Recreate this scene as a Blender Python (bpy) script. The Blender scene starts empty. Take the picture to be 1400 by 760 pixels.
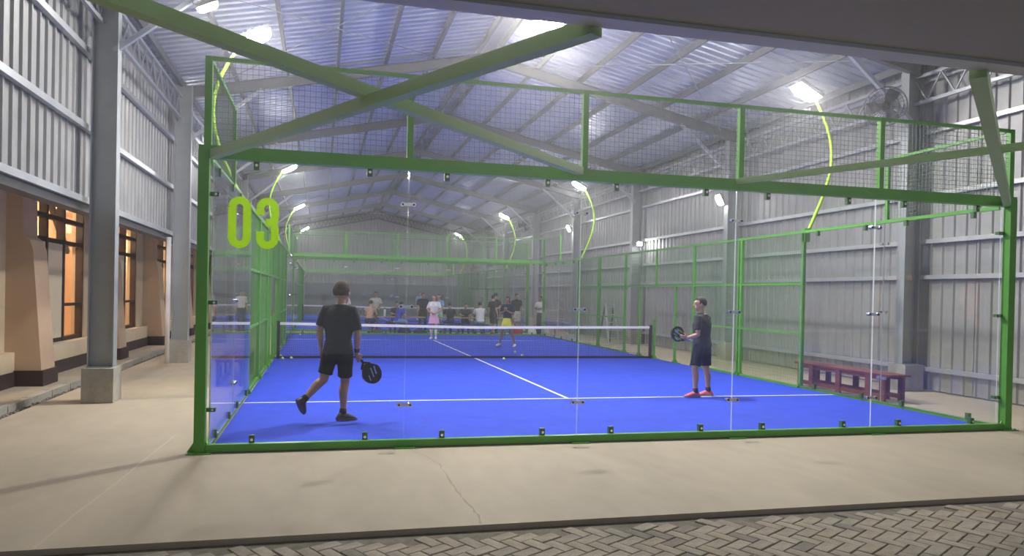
import bpy, bmesh, math, random
from mathutils import Vector, Matrix
random.seed(7)
PI = math.pi
S = bpy.context.scene
COL = S.collection
V = Vector

# ------------------------------------------------------------------ camera, world, exposure
def make_camera():
    yaw, pitch, roll = -.2278634, -.00854464, .0208559
    cy, sy, cp, sp, cr, sr = math.cos(yaw), math.sin(yaw), math.cos(pitch), math.sin(pitch), math.cos(roll), math.sin(roll)
    f = V((-sy * cp, cy * cp, sp)); ri = V((cy, sy, 0)); u = ri.cross(f)
    r2, u2 = ri * cr + u * sr, u * cr - ri * sr
    cam = bpy.data.cameras.new('camera'); o = bpy.data.objects.new('camera', cam); COL.objects.link(o)
    m = Matrix.Identity(4)
    for i in range(3):
        m[i][0], m[i][1], m[i][2] = r2[i], u2[i], -f[i]
    m.translation = (1.097457, -7.619011, 1.667126)
    o.matrix_world = m
    cam.sensor_fit = 'HORIZONTAL'; cam.sensor_width = 36; cam.lens = 36 * 956.0315 / 1400
    cam.shift_x = (700 - 661.014) / 1400; cam.shift_y = (411.1256 - 380) / 1400
    cam.clip_start = .05; cam.clip_end = 300
    S.camera = o
make_camera()
W = bpy.data.worlds.new('night'); S.world = W; W.use_nodes = True
W.node_tree.nodes['Background'].inputs[0].default_value = (.75, .82, 1, 1)
W.node_tree.nodes['Background'].inputs[1].default_value = .12
S.view_settings.view_transform = 'Standard'; S.view_settings.look = 'None'
S.view_settings.exposure = 1.52; S.view_settings.gamma = 1
S.cycles.transparent_max_bounces = 48
S.cycles.max_bounces = 10
LAMP_E = 150.0          # radiance of the LED faces
VEIL_HAZE = 0.0048         # density of the haze volume added for veil and lamp glow

# ------------------------------------------------------------------ materials
def nn(nt, t, **k):
    n = nt.nodes.new(t)
    for a, b in k.items(): setattr(n, a, b)
    return n
def mat(name, col, rough=.5, metal=0., var=0., vs=6., var2=0., bump=0., bs=60., emit=None, es=0., stretch=None, spec=.5):
    m = bpy.data.materials.new(name); m.use_nodes = True; nt = m.node_tree; L = nt.links.new
    b = nt.nodes['Principled BSDF']
    b.inputs['Base Color'].default_value = (*col, 1); b.inputs['Roughness'].default_value = rough; b.inputs['Metallic'].default_value = metal
    b.inputs['Specular IOR Level'].default_value = spec
    tc = nn(nt, 'ShaderNodeTexCoord'); mp = nn(nt, 'ShaderNodeMapping'); L(tc.outputs['Object'], mp.inputs[0])
    if stretch: mp.inputs['Scale'].default_value = stretch
    if var or var2:
        n = nn(nt, 'ShaderNodeTexNoise'); n.inputs['Scale'].default_value = vs; n.inputs['Detail'].default_value = 6; n.inputs['Roughness'].default_value = .65
        L(mp.outputs[0], n.inputs['Vector'])
        r = nn(nt, 'ShaderNodeValToRGB'); L(n.outputs['Fac'], r.inputs[0])
        r.color_ramp.elements[0].position = .3; r.color_ramp.elements[1].position = .7
        r.color_ramp.elements[0].color = (*[c * (1 - var) for c in col], 1); r.color_ramp.elements[1].color = (*[min(1, c * (1 + var)) for c in col], 1)
        src = r.outputs[0]
        if var2:
            n2 = nn(nt, 'ShaderNodeTexNoise'); n2.inputs['Scale'].default_value = vs * 9; n2.inputs['Detail'].default_value = 4
            L(mp.outputs[0], n2.inputs['Vector'])
            mx = nn(nt, 'ShaderNodeMix', data_type='RGBA', blend_type='MULTIPLY'); mx.inputs[0].default_value = 1
            r2 = nn(nt, 'ShaderNodeValToRGB'); L(n2.outputs['Fac'], r2.inputs[0])
            r2.color_ramp.elements[0].position = .3; r2.color_ramp.elements[1].position = .7
            r2.color_ramp.elements[0].color = (1 - var2, 1 - var2, 1 - var2, 1)
            L(src, mx.inputs[6]); L(r2.outputs[0], mx.inputs[7]); src = mx.outputs[2]
        L(src, b.inputs['Base Color'])
    if bump:
        n3 = nn(nt, 'ShaderNodeTexNoise'); n3.inputs['Scale'].default_value = bs; n3.inputs['Detail'].default_value = 3
        L(mp.outputs[0], n3.inputs['Vector'])
        bp = nn(nt, 'ShaderNodeBump'); bp.inputs['Strength'].default_value = bump; bp.inputs['Distance'].default_value = .01
        L(n3.outputs['Fac'], bp.inputs['Height']); L(bp.outputs[0], b.inputs['Normal'])
    if emit:
        b.inputs['Emission Color'].default_value = (*emit, 1); b.inputs['Emission Strength'].default_value = es
    return m
def glass_mat(name, tint, f0=.045, haze=.0):
    m = bpy.data.materials.new(name); m.use_nodes = True; nt = m.node_tree; L = nt.links.new
    nt.nodes.remove(nt.nodes['Principled BSDF']); out = nt.nodes['Material Output']
    t = nn(nt, 'ShaderNodeBsdfTransparent'); t.inputs[0].default_value = (*tint, 1)
    g = nn(nt, 'ShaderNodeBsdfGlossy'); g.inputs['Roughness'].default_value = .0; g.inputs[0].default_value = (1, 1, 1, 1)
    lw = nn(nt, 'ShaderNodeLayerWeight'); lw.inputs[0].default_value = .5
    p = nn(nt, 'ShaderNodeMath', operation='POWER'); L(lw.outputs['Facing'], p.inputs[0]); p.inputs[1].default_value = 5
    ma = nn(nt, 'ShaderNodeMath', operation='MULTIPLY_ADD'); L(p.outputs[0], ma.inputs[0]); ma.inputs[1].default_value = 1 - f0; ma.inputs[2].default_value = f0
    mx = nn(nt, 'ShaderNodeMixShader'); L(ma.outputs[0], mx.inputs[0]); L(t.outputs[0], mx.inputs[1]); L(g.outputs[0], mx.inputs[2])
    src = mx.outputs[0]
    if haze:   # faint whitish haze mixed into the pane colour, uneven by noise
        d = nn(nt, 'ShaderNodeBsdfDiffuse'); d.inputs[0].default_value = (.8, .82, .85, 1)
        n = nn(nt, 'ShaderNodeTexNoise'); n.inputs['Scale'].default_value = 1.3
        mm = nn(nt, 'ShaderNodeMath', operation='MULTIPLY'); mm.inputs[1].default_value = haze * 2; L(n.outputs['Fac'], mm.inputs[0])
        m2 = nn(nt, 'ShaderNodeMixShader'); L(mm.outputs[0], m2.inputs[0]); L(src, m2.inputs[1]); L(d.outputs[0], m2.inputs[2]); src = m2.outputs[0]
    L(src, out.inputs[0]); return m
def vinyl(name, col):
    m = bpy.data.materials.new(name); m.use_nodes = True; nt = m.node_tree; L = nt.links.new
    nt.nodes.remove(nt.nodes['Principled BSDF'])
    d = nn(nt, 'ShaderNodeBsdfDiffuse'); d.inputs[0].default_value = (*col, 1); t = nn(nt, 'ShaderNodeBsdfTranslucent'); t.inputs[0].default_value = (*col, 1)
    mx = nn(nt, 'ShaderNodeMixShader'); mx.inputs[0].default_value = .6; L(d.outputs[0], mx.inputs[1]); L(t.outputs[0], mx.inputs[2]); L(mx.outputs[0], nt.nodes['Material Output'].inputs[0]); return m
M = {
 'concrete': mat('concrete', (.47, .405, .30), .75, var=.14, vs=.55, var2=.10, bump=.12, bs=25, stretch=(1, .45, 1)),
 'pedestal': mat('pedestal_concrete', (.42, .40, .35), .85, var=.2, vs=4, var2=.12, bump=.3, bs=40),
 'paving': mat('sand_bed', (.20, .18, .14), .95, var=.3, vs=8),
 'turf': mat('blue_turf', (.042, .092, .72), .85, var=.10, vs=2.2, var2=.12, bump=.5, bs=300, spec=.15),
 'turf2': mat('blue_turf_second', (.042, .09, .70), .85, var=.10, vs=2.2, bump=.4, bs=300, spec=.15),
 'line': mat('white_line', (.80, .82, .85), .8, var=.06, vs=10),
 'sheet': mat('zincalume_sheet', (.40, .40, .395), .5, .25, var=.10, vs=1.6, var2=.05),
 'roof': mat('roof_sheet', (.55, .58, .66), .42, .45, var=.10, vs=1.2, var2=.05),
 'steel': mat('grey_steel', (.40, .42, .43), .5, .35, var=.08, vs=3),
 'girt': mat('galvanised_girt', (.55, .57, .60), .42, .6, var=.08, vs=3),
 'darksteel': mat('dark_gutter', (.10, .10, .11), .5, .3, var=.1, vs=4),
 'canopy': mat('canopy_soffit', (.36, .35, .34), .7, .0, var=.06, vs=1),
 'fascia': mat('fascia_steel', (.50, .52, .54), .5, .3),
 'green': mat('green_paint', (.12, .40, .06), .38, var=.10, vs=2.5),
 'lime': mat('lamplit_green_paint', (.33, .62, .03), .38, var=.05, vs=3),  # pole green brightened to lime, lamplight put into the colour
 'greenwire': mat('green_wire', (.17, .44, .10), .4),
 'darkwire': mat('dark_green_wire', (.07, .17, .06), .4), 'greywire': mat('veiled_green_wire', (.20, .27, .20), .45),  # near top mesh greyed and paled, haze veil put into the wire colour
 'brace': mat('veil_pale_green_paint', (.30, .46, .20), .45, var=.06, vs=3),  # stay bars' green lightened, veil and glow put into the colour
 'glass': glass_mat('toughened_glass', (.985, .992, .988), .03, .004),
 'glassedge': mat('polished_glass_edge', (.75, .82, .80), .15, spec=.8),
 'winglass': glass_mat('window_glass', (.96, .96, .95), .04),
 'chrome': mat('chrome', (.75, .76, .78), .2, .95),
 'rubber': mat('black_rubber', (.02, .02, .022), .7),
 'black': mat('black_paint', (.015, .015, .017), .5),
 'net': mat('net_cord', (.03, .035, .05), .8),
 'tape': mat('net_tape', (.85, .85, .86), .7, var=.04, vs=4),
 'digit': vinyl('lime_vinyl', (.66, .88, .07)),
 'led': mat('led_face', (1, 1, 1), .5, emit=(1, .975, .94), es=LAMP_E),
 'led_ridge': mat('led_face_ridge', (1, 1, 1), .5, emit=(1, .955, .88), es=LAMP_E * 2.6),
 'led_small': mat('led_face_small', (1, 1, 1), .5, emit=(1, .985, .96), es=60),
 'housing': mat('lamp_housing', (.20, .21, .22), .5, .4),
 'bench': mat('stained_wood', (.24, .075, .035), .5, var=.3, vs=5, var2=.2, stretch=(1, .15, 1)),
 'tablewood': mat('table_wood', (.45, .28, .14), .5, var=.15, vs=5),
 'wallpink': mat('beige_render', (.62, .45, .31), .85, var=.06, vs=1.6, bump=.1, bs=60),
 'wallcream': mat('cream_render', (.68, .57, .41), .85, var=.07, vs=1.6, bump=.1, bs=60),
 'crackdirt': mat('crack_dirt', (.39, .33, .245), .9), 'chalk': mat('chalk_trace', (.53, .46, .35), .9),
 'plinth': mat('brown_plinth', (.055, .035, .035), .7, var=.15, vs=4),
 'timber': mat('dark_timber', (.045, .028, .024), .6, var=.2, vs=4),
 'purlin': mat('dark_purlin', (.20, .205, .21), .6, .1, var=.1, vs=2),
 'panel': mat('pale_panel', (.84, .74, .56), .7, var=.04, vs=2),
 'orange': mat('orange_wall', (.82, .58, .38), .85, var=.06, vs=1.2),
 'gravel': mat('gravel', (.24, .22, .20), .9, var=.4, vs=12),
 'block': mat('grey_block_wall', (.20, .21, .23), .85, var=.1, vs=1, bump=.1, bs=30),
 'ball': mat('felt_ball', (.70, .85, .20), .9),
 'skin': mat('skin_fair', (.56, .33, .22), .55, var=.06, vs=9),
 'skin2': mat('skin_tan', (.42, .24, .15), .55, var=.06, vs=9),
 'skin3': mat('skin_bronze', (.30, .17, .105), .55, var=.06, vs=9),
 'eye': mat('eye_white', (.8, .8, .78), .2), 'pupil': mat('dark_iris', (.02, .012, .01), .2), 'lip': mat('lip', (.36, .13, .10), .5),
 'hair_dark': mat('hair_black', (.012, .010, .010), .55, var=.4, vs=40, bump=.6, bs=120),
 'hair_brown': mat('hair_brown', (.095, .066, .046), .85, spec=.15, var=.4, vs=40, bump=.6, bs=120),
 'hair_red': mat('hair_auburn', (.16, .06, .03), .55, var=.3, vs=40, bump=.6, bs=120),
 'cl_black': mat('fabric_black', (.014, .016, .020), .9, var=.3, vs=6, bump=.3, bs=40),
 'cl_navy': mat('fabric_navy', (.022, .028, .060), .9, var=.25, vs=6, bump=.3, bs=40),
 'cl_char': mat('fabric_charcoal', (.035, .038, .050), .9, var=.25, vs=6, bump=.3, bs=40),
 'cl_white': mat('fabric_white', (.78, .77, .74), .9, var=.06, vs=6, bump=.3, bs=40),
 'cl_grey': mat('fabric_pale_grey', (.50, .49, .46), .9, var=.08, vs=6, bump=.3, bs=40),
 'cl_blue': mat('fabric_royal_blue', (.05, .055, .42), .9, var=.15, vs=6, bump=.3, bs=40),
 'cl_sky': mat('fabric_sky_blue', (.30, .50, .72), .9, var=.1, vs=6, bump=.3, bs=40),
 'cl_pink': mat('fabric_pink', (.75, .42, .62), .9, var=.08, vs=6, bump=.3, bs=40),
 'cl_yellow': mat('fabric_yellow', (.85, .80, .08), .9, var=.08, vs=6, bump=.3, bs=40),
 'cl_denim': mat('fabric_denim', (.22, .32, .42), .9, var=.15, vs=6),
 'cl_olive': mat('fabric_olive', (.10, .12, .075), .9, var=.15, vs=6),
 'cl_red': mat('fabric_red', (.48, .03, .05), .8, var=.1, vs=6),
 'cl_mint': mat('fabric_mint', (.30, .62, .50), .9, var=.1, vs=6),
 'shoe_black': mat('shoe_black', (.02, .02, .022), .6, var=.3, vs=20), 'shoe_white': mat('shoe_white', (.75, .74, .72), .6),
 'shoe_pink': mat('shoe_pink', (.85, .16, .20), .55, var=.2, vs=18), 'sole': mat('shoe_sole', (.35, .22, .22), .7), 'sole_dark': mat('dark_sole', (.05, .035, .03), .7),
 'racket_dark': mat('racket_carbon', (.015, .017, .025), .4, var=.3, vs=14), 'racket_face': mat('racket_face', (.03, .045, .05), .45), 'racket_green': mat('racket_green', (.30, .50, .16), .5), 'racket_blue': mat('racket_blue', (.35, .50, .72), .5),
 'pet': glass_mat('clear_plastic', (.85, .90, .93), .08), 'teal': mat('teal_plastic', (.05, .38, .36), .4),
 'alu': mat('aluminium', (.62, .63, .64), .35, .7),
}

# ------------------------------------------------------------------ mesh helpers
class MB:
    def __init__(s): s.v = []; s.f = []; s.mi = []
    def add(s, vs, fs, k=0):
        n = len(s.v); s.v += [tuple(p) for p in vs]; s.f += [tuple(i + n for i in f) for f in fs]; s.mi += [k] * len(fs); return s
    def box(s, x0, x1, y0, y1, z0, z1, k=0):
        return s.add([(x, y, z) for z in (z0, z1) for y in (y0, y1) for x in (x0, x1)],
                     [(0, 2, 3, 1), (4, 5, 7, 6), (0, 1, 5, 4), (1, 3, 7, 5), (3, 2, 6, 7), (2, 0, 4, 6)], k)
    def beam(s, a, b, w, h=None, up=(0, 0, 1), k=0, caps=True):
        a, b = V(a), V(b); h = h or w; d = (b - a).normalized(); u = V(up)
        if abs(d.dot(u)) > .98: u = V((0, 1, 0))
        x = d.cross(u).normalized() * w / 2; y = x.cross(d).normalized() * h / 2
        vs = [p + sx * x + sy * y for p in (a, b) for sx, sy in ((-1, -1), (1, -1), (1, 1), (-1, 1))]
        fs = [(0, 1, 5, 4), (1, 2, 6, 5), (2, 3, 7, 6), (3, 0, 4, 7)] + ([(3, 2, 1, 0), (4, 5, 6, 7)] if caps else [])
        return s.add(vs, fs, k)
    def tube(s, pts, r, n=10, k=0, caps=True, flat=1.0, side=None):
        pts = [V(p) for p in pts]; m = len(pts); rr = r if isinstance(r, (list, tuple)) else [r] * m
        vs = []; x = None
        for i, p in enumerate(pts):
            t = (pts[min(i + 1, m - 1)] - pts[max(i - 1, 0)]).normalized()
            if side is not None: x = V(side)
            elif x is None: x = t.orthogonal()
            x = (x - t * x.dot(t))
            x = x.normalized() if x.length > 1e-6 else t.orthogonal().normalized()
            y = t.cross(x)
            for j in range(n):
                a = 2 * PI * j / n; vs.append(p + x * (math.cos(a) * rr[i]) + y * (math.sin(a) * rr[i] * flat))
        fs = [(i * n + j, i * n + (j + 1) % n, (i + 1) * n + (j + 1) % n, (i + 1) * n + j) for i in range(m - 1) for j in range(n)]
        if caps: fs += [tuple(range(n))[::-1], tuple((m - 1) * n + j for j in range(n))]
        return s.add(vs, fs, k)
    def rings(s, rs, n=16, k=0):
        """loft of elliptical rings: (centre, half axis x vector, half axis y vector)"""
        vs = []
        for c, ax, ay in rs:
            c, ax, ay = V(c), V(ax), V(ay)
            for j in range(n):
                a = 2 * PI * j / n; vs.append(c + ax * math.cos(a) + ay * math.sin(a))
        m = len(rs); fs = [(i * n + j, i * n + (j + 1) % n, (i + 1) * n + (j + 1) % n, (i + 1) * n + j) for i in range(m - 1) for j in range(n)]
        fs += [tuple(range(n))[::-1], tuple((m - 1) * n + j for j in range(n))]
        return s.add(vs, fs, k)
    def ball(s, c, ax, ay, az, n=14, m=8, k=0, warp=None):
        c, ax, ay, az = V(c), V(ax), V(ay), V(az); vs = [c - az * (warp(V((0, 0, -1))) if warp else 1)]
        for i in range(1, m):
            t = -PI / 2 + PI * i / m
            for j in range(n):
                a = 2 * PI * j / n; q = V((math.cos(t) * math.cos(a), math.cos(t) * math.sin(a), math.sin(t))); w = warp(q) if warp else 1
                vs.append(c + (ax * q.x + ay * q.y + az * q.z) * w)
        vs.append(c + az * (warp(V((0, 0, 1))) if warp else 1)); e = len(vs) - 1
        fs = [(0, 1 + (j + 1) % n, 1 + j) for j in range(n)]
        for i in range(m - 2):
            o = 1 + i * n; fs += [(o + j, o + (j + 1) % n, o + n + (j + 1) % n, o + n + j) for j in range(n)]
        o = 1 + (m - 2) * n; fs += [(o + j, o + (j + 1) % n, e) for j in range(n)]
        return s.add(vs, fs, k)
    def disc(s, c, axis, r, th, n=16, k=0):
        a = V(axis).normalized(); return s.tube([V(c) - a * th / 2, V(c) + a * th / 2], r, n, k)
    def prism(s, poly, fn, k=0):
        """closed polygon of 2D points extruded between fn(p, 0) and fn(p, 1)"""
        n = len(poly); vs = [fn(p, 0) for p in poly] + [fn(p, 1) for p in poly]
        return s.add(vs, [tuple(range(n))[::-1], tuple(range(n, 2 * n))] + [(i, (i + 1) % n, n + (i + 1) % n, n + i) for i in range(n)], k)
    def mesh(s, name, mats, smooth=False, fix=True):
        me = bpy.data.meshes.new(name); me.from_pydata(s.v, [], s.f)
        mats = mats if isinstance(mats, (list, tuple)) else [mats]
        for m in mats: me.materials.append(m if not isinstance(m, str) else M[m])
        if len(mats) > 1: me.polygons.foreach_set('material_index', s.mi)
        if fix:
            b = bmesh.new(); b.from_mesh(me); bmesh.ops.recalc_face_normals(b, faces=b.faces[:]); b.to_mesh(me); b.free()
        if smooth: me.polygons.foreach_set('use_smooth', [True] * len(me.polygons))
        me.update(); return me
    def build(s, name, mats, parent=None, smooth=False, stuff=False, loc=None, fix=True):
        return link(name, s.mesh(name, mats, smooth, fix), parent, loc, stuff)
def link(name, me, parent=None, loc=None, stuff=False):
    o = bpy.data.objects.new(name, me); COL.objects.link(o)
    if parent: o.parent = parent
    if loc is not None: o.location = loc
    if stuff: o['kind'] = 'stuff'
    return o
def empty(name, loc=(0, 0, 0), rz=0):
    o = bpy.data.objects.new(name, None); COL.objects.link(o); o.location = loc; o.rotation_euler = (0, 0, rz); o.empty_display_size = .1; return o
def tag(o, label, cat, group=None):
    o['label'] = label; o['category'] = cat
    if group: o['group'] = group
    return o
def struct(o): o['kind'] = 'structure'; return o
def copy_tree(o, parent=None):
    c = o.copy(); COL.objects.link(c); c.parent = parent
    for ch in o.children: copy_tree(ch, c)
    return c

# ------------------------------------------------------------------ ground
struct(MB().box(-2.75, 12.75, -2.7, 45.6, -.16, 0).build('floor', 'concrete'))
pav = struct(MB().box(-8, 16, -12, -2.66, -.2, -.041).build('paving', 'paving'))
BRM = [mat('paver_%d' % i, c, .9, var=.18, vs=9, var2=.2, bump=.1, bs=90) for i, c in enumerate([(.42, .37, .29), (.38, .335, .265), (.45, .40, .31), (.27, .24, .20), (.41, .35, .26)])]
def brick_mesh(l, w, m):
    b = MB(); g = .003; c = .005; h = .05
    x0, x1, y0, y1 = -l / 2 + g, l / 2 - g, -w / 2 + g, w / 2 - g
    vs = [(x0, y0, -h), (x1, y0, -h), (x1, y1, -h), (x0, y1, -h), (x0, y0, -c), (x1, y0, -c), (x1, y1, -c), (x0, y1, -c), (x0 + c, y0 + c, 0), (x1 - c, y0 + c, 0), (x1 - c, y1 - c, 0), (x0 + c, y1 - c, 0)]
    fs = [(0, 1, 5, 4), (1, 2, 6, 5), (2, 3, 7, 6), (3, 0, 4, 7), (4, 5, 9, 8), (5, 6, 10, 9), (6, 7, 11, 10), (7, 4, 8, 11), (8, 9, 10, 11)]
    b.add(vs, fs); return b
def lay_bricks():
    bl, bw = .21, .105
    meshes = [brick_mesh(bl, bw, m).mesh('brick', m) for m in BRM]
    cells = []
    ang = .52; ca, sa = math.cos(ang), math.sin(ang)
    for i in range(-75, 140):
        for j in range(-75, 80):
            # herringbone of period 4 cells of the brick width
            k = (i + j) % 4 if True else 0
            if k == 0: lx, ly, r = (i + 1) * bw, (j + .5) * bw, 0          # lies along x: cells (i,j),(i+1,j)
            elif k == 2: lx, ly, r = (i + .5) * bw, (j + 1) * bw, PI / 2    # stands along y: cells (i,j),(i,j+1)
            else: continue
            x, y = lx * ca - ly * sa + 3, lx * sa + ly * ca - 5
            if -4 < x < 11 and -9 < y < -2.84: cells.append((x, y, r + ang))
    def seen(c): x, y, _ = c; return -.5 < x < 6.6 and y > -3.05 - .17 * x
    cells.sort(key=lambda c: (not seen(c), (c[0] - 1.1) ** 2 + (c[1] + 7.6) ** 2))
    rest = MB()
    for n, (x, y, r) in enumerate(cells):
        z = -.030 + random.uniform(-.003, .003); mi = random.choices(range(5), (5, 4, 3, .8, 2))[0]
        if n < 300 and seen((x, y, r)):
            o = link('brick', meshes[mi], pav, (x, y, z)); o.rotation_euler = (random.uniform(-.012, .012), random.uniform(-.012, .012), r)
        else:
            b = brick_mesh(bl, bw, None); c, s = math.cos(r), math.sin(r)
            rest.add([(x + p[0] * c - p[1] * s, y + p[0] * s + p[1] * c, z + p[2]) for p in b.v], b.f, mi)
    rest.build('brick_field', BRM, pav, stuff=True, fix=False)
lay_bricks()
def ground_mark(name, pts, w, m):
    b = MB(); n = len(pts); vs = []
    for i, p in enumerate(pts):
        a = V((*pts[max(i - 1, 0)], 0)); c = V((*pts[min(i + 1, n - 1)], 0)); d = (c - a).normalized(); q = w * random.uniform(.35, 1) / 2
        vs += [(p[0] - d.y * q, p[1] + d.x * q, .0008), (p[0] + d.y * q, p[1] - d.x * q, .0008)]
    b.add(vs, [(2 * i, 2 * i + 1, 2 * i + 3, 2 * i + 2) for i in range(n - 1)]); b.build(name, m, bpy.data.objects['floor'])
def wander(pts, k=8, j=.012):
    o = []
    for a, c in zip(pts, pts[1:]):
        for i in range(k): t = i / k; o.append((a[0] + (c[0] - a[0]) * t + random.uniform(-j, j), a[1] + (c[1] - a[1]) * t + random.uniform(-j, j)))
    return o + [pts[-1]]
CRACK = [(2.02, -.12), (2.16, -.47), (2.25, -.86), (2.25, -1.36), (2.25, -1.83), (2.28, -2.4), (2.26, -2.68)]
CHALK = [(-.65, -2.68), (-.63, -2.02), (-.57, -1.01), (-.49, .88)]
ground_mark('crack', wander(CRACK), .022, 'crackdirt')
ground_mark('chalk_line', wander(CHALK, 6, .005), .035, 'chalk')
# left walkway, gutter, kerb stones
struct(MB().box(-4.4, -3.05, -9, 45.6, -.2, .0).build('walkway', 'concrete'))
gut = struct(MB().box(-3.06, -2.74, -2.7, 45.6, -.25, -.09).build('gutter', 'paving'))
def gravel():
    b = MB()
    for _ in range(2600):
        y = -2.6 + 30 * random.random() ** 1.7; x = random.uniform(-3.0, -2.78); r = random.uniform(.014, .034)
        b.ball((x, y, -.085 + random.uniform(0, .02)), (r, 0, 0), (0, r * random.uniform(.7, 1.2), 0), (0, 0, r * .7), 5, 3)
    b.build('gravel', 'gravel', gut, stuff=True, fix=False)
gravel()
ks = MB().box(-3.12, -2.99, .01, .79, -.1, .035).mesh('kerb_stone', 'pedestal')
for i in range(24): link('kerb_stone', ks, gut, (random.uniform(-.008, .008), -2.6 + i * .8, random.uniform(-.008, .004)))

# ------------------------------------------------------------------ hall shell
XL, XR, XM, ZE, ZR = -2.35, 12.45, 5.05, 6.35, 7.95
FY = [3.55 + 6.05 * k for k in range(7)]
def rib_profile(w=1.0, ribs=4, h=.03):
    p = []; q = w / ribs
    for i in range(ribs):
        a = i * q; p += [(a, 0), (a + q * .68, 0), (a + q * .76, h), (a + q * .90, h), (a + q * .98, 0)]
    p.append((w + .015, 0)); return p
def sheet(axis, out, z0, z1, slope=None):
    """corrugated sheet 1 m wide running along axis, ribs bulge towards out"""
    P = rib_profile(); b = MB(); vs = []
    for t in (0, 1):
        for th in (0, .004):
            for s_, h in P: vs.append((s_, h + th, t))
    n = len(P); fs = []
    for i in range(n - 1):
        fs += [(i, i + 1, 2 * n + i + 1, 2 * n + i), (n + i + 1, n + i, 3 * n + i, 3 * n + i + 1)]
    return vs, fs
def wall_sheet(mt, side, z0, z1):
    vs, fs = sheet(None, None, 0, 0); b = MB()
    b.add([(side * -h, s_, z0 + t * (z1 - z0)) for s_, h, t in vs], fs); return b.mesh('cladding_sheet', mt, fix=False)
wl = struct(empty('wall_left')); wr = struct(empty('wall_right')); wf = struct(empty('wall_far')); wn = struct(empty('wall_front')); ce = struct(empty('ceiling'))
mL = wall_sheet('sheet', -1, 2.87, 6.4); mR1 = wall_sheet('sheet', 1, .03, 2.87); mR2 = wall_sheet('sheet', 1, 2.84, 6.4)
for i in range(50):
    y = -4.45 + i
    link('cladding_sheet', mL, wl, (XL, y, 0)); link('cladding_sheet', mR1, wr, (XR + .02, y, 0)); link('cladding_sheet', mR2, wr, (XR, y, 0))
for z in (2.92, 3.98, 5.08, 6.1):
    MB().box(XL + .03, XL + .11, -4.4, 45.4, z - .045, z + .045).build('girt', 'girt', wl)
MB().box(XL - .16, XL + .05, -4.4, 45.4, 2.76, 2.87).build('bottom_beam', 'darksteel', wl)
for z in (.43, 2.18, 2.86, 3.75, 4.95, 5.95):
    MB().box(XR - .12, XR - .04, -4.4, 45.4, z - .04, z + .04).build('girt', 'girt', wr)
# eave lattice girders
lac = [MB().beam((0, 0, 5.52), (0, .3, 5.98), .025).mesh('lacing_bar', 'girt'), MB().beam((0, .3, 5.98), (0, .6, 5.52), .025).mesh('lacing_bar', 'girt')]
for x, w in ((XL + .28, wl), (XR - .28, wr)):
    for z in (5.5, 6.0): MB().box(x - .03, x + .03, -4.4, 45.4, z - .03, z + .03).build('chord', 'girt', w)
    for i in range(83):
        for m_ in lac: link('lacing_bar', m_, w, (x, -4.4 + i * .6, 0))
# roof
def roof_sheet(sg):
    vs, fs = sheet(None, None, 0, 0); b = MB()
    for_x = lambda t: XM + sg * (t * (XR - XM + .1))
    b.add([(for_x(t), s_, ZR - t * (ZR - ZE + .02) - h) for s_, h, t in vs], fs); return b.mesh('roof_sheet', 'roof', fix=False)
for sg in (-1, 1):
    me = roof_sheet(sg)
    for i in range(50): link('roof_sheet', me, ce, (0, -4.45 + i, 0))
    for k in range(7):
        t = .03 + k * .155; x = XM + sg * t * (XR - XM); z = ZR - t * (ZR - ZE) - .12
        MB().box(x - .03, x + .03, -4.4, 45.4, z - .07, z + .07).build('purlin', 'purlin', ce)
    for y in FY:
        a = V((XM, y, ZR - .33)); b_ = V((XM + sg * (XR - XM - .3), y, ZE - .22)); r = MB()
        r.beam(a, b_, .012, .24)
        for dz in (-.12, .12): r.beam(a + V((0, 0, dz)), b_ + V((0, 0, dz)), .12, .014)
        r.build('rafter', 'purlin', ce)
        k0 = V((XM + sg * (XR - XM - .45), y, 5.1)); k1 = V((XM + sg * (XR - XM - 2.0), y, ZE + .02))
        MB().beam(k0, k1, .07).build('knee_brace', 'girt', ce)
MB().box(XM - .2, XM + .2, -4.4, 45.4, ZR - .07, ZR - .05).build('ridge_cap', 'steel', ce)
for a, b_ in ((0, 1), (2, 3), (4, 5)):
    for sg in (-1, 1):
        xa, xb = XM + sg * 1.0, XM + sg * 6.6
        zz = lambda x: ZR - abs(x - XM) / (XR - XM) * (ZR - ZE) - .25
        MB().tube([(xa, FY[a], zz(xa)), (xb, FY[b_], zz(xb))], .012, 6).build('tie_rod', 'steel', ce)
        MB().tube([(xb, FY[a], zz(xb)), (xa, FY[b_], zz(xa))], .012, 6).build('tie_rod', 'steel', ce)
def gable(parent, Y, zlow, mt, side):
    vs, fs = sheet(None, None, 0, 0)
    for i in range(15):
        x0 = XL + i * 1.0
        top = lambda x: ZR - abs(x - XM) / (XR - XM) * (ZR - ZE)
        b = MB(); b.add([(x0 + s_, Y + side * h, zlow + t * (top(min(x0 + s_, XR)) - zlow)) for s_, h, t in vs], fs)
        b.build('cladding_sheet', mt, parent, fix=False)
gable(wf, 45.45, 2.25, 'sheet', -1)
MB().box(-4.4, 12.6, 45.4, 45.6, -.1, 2.3).build('block_base', 'block', wf)
gable(wn, -4.43, 3.3, 'sheet', 1)
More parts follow.
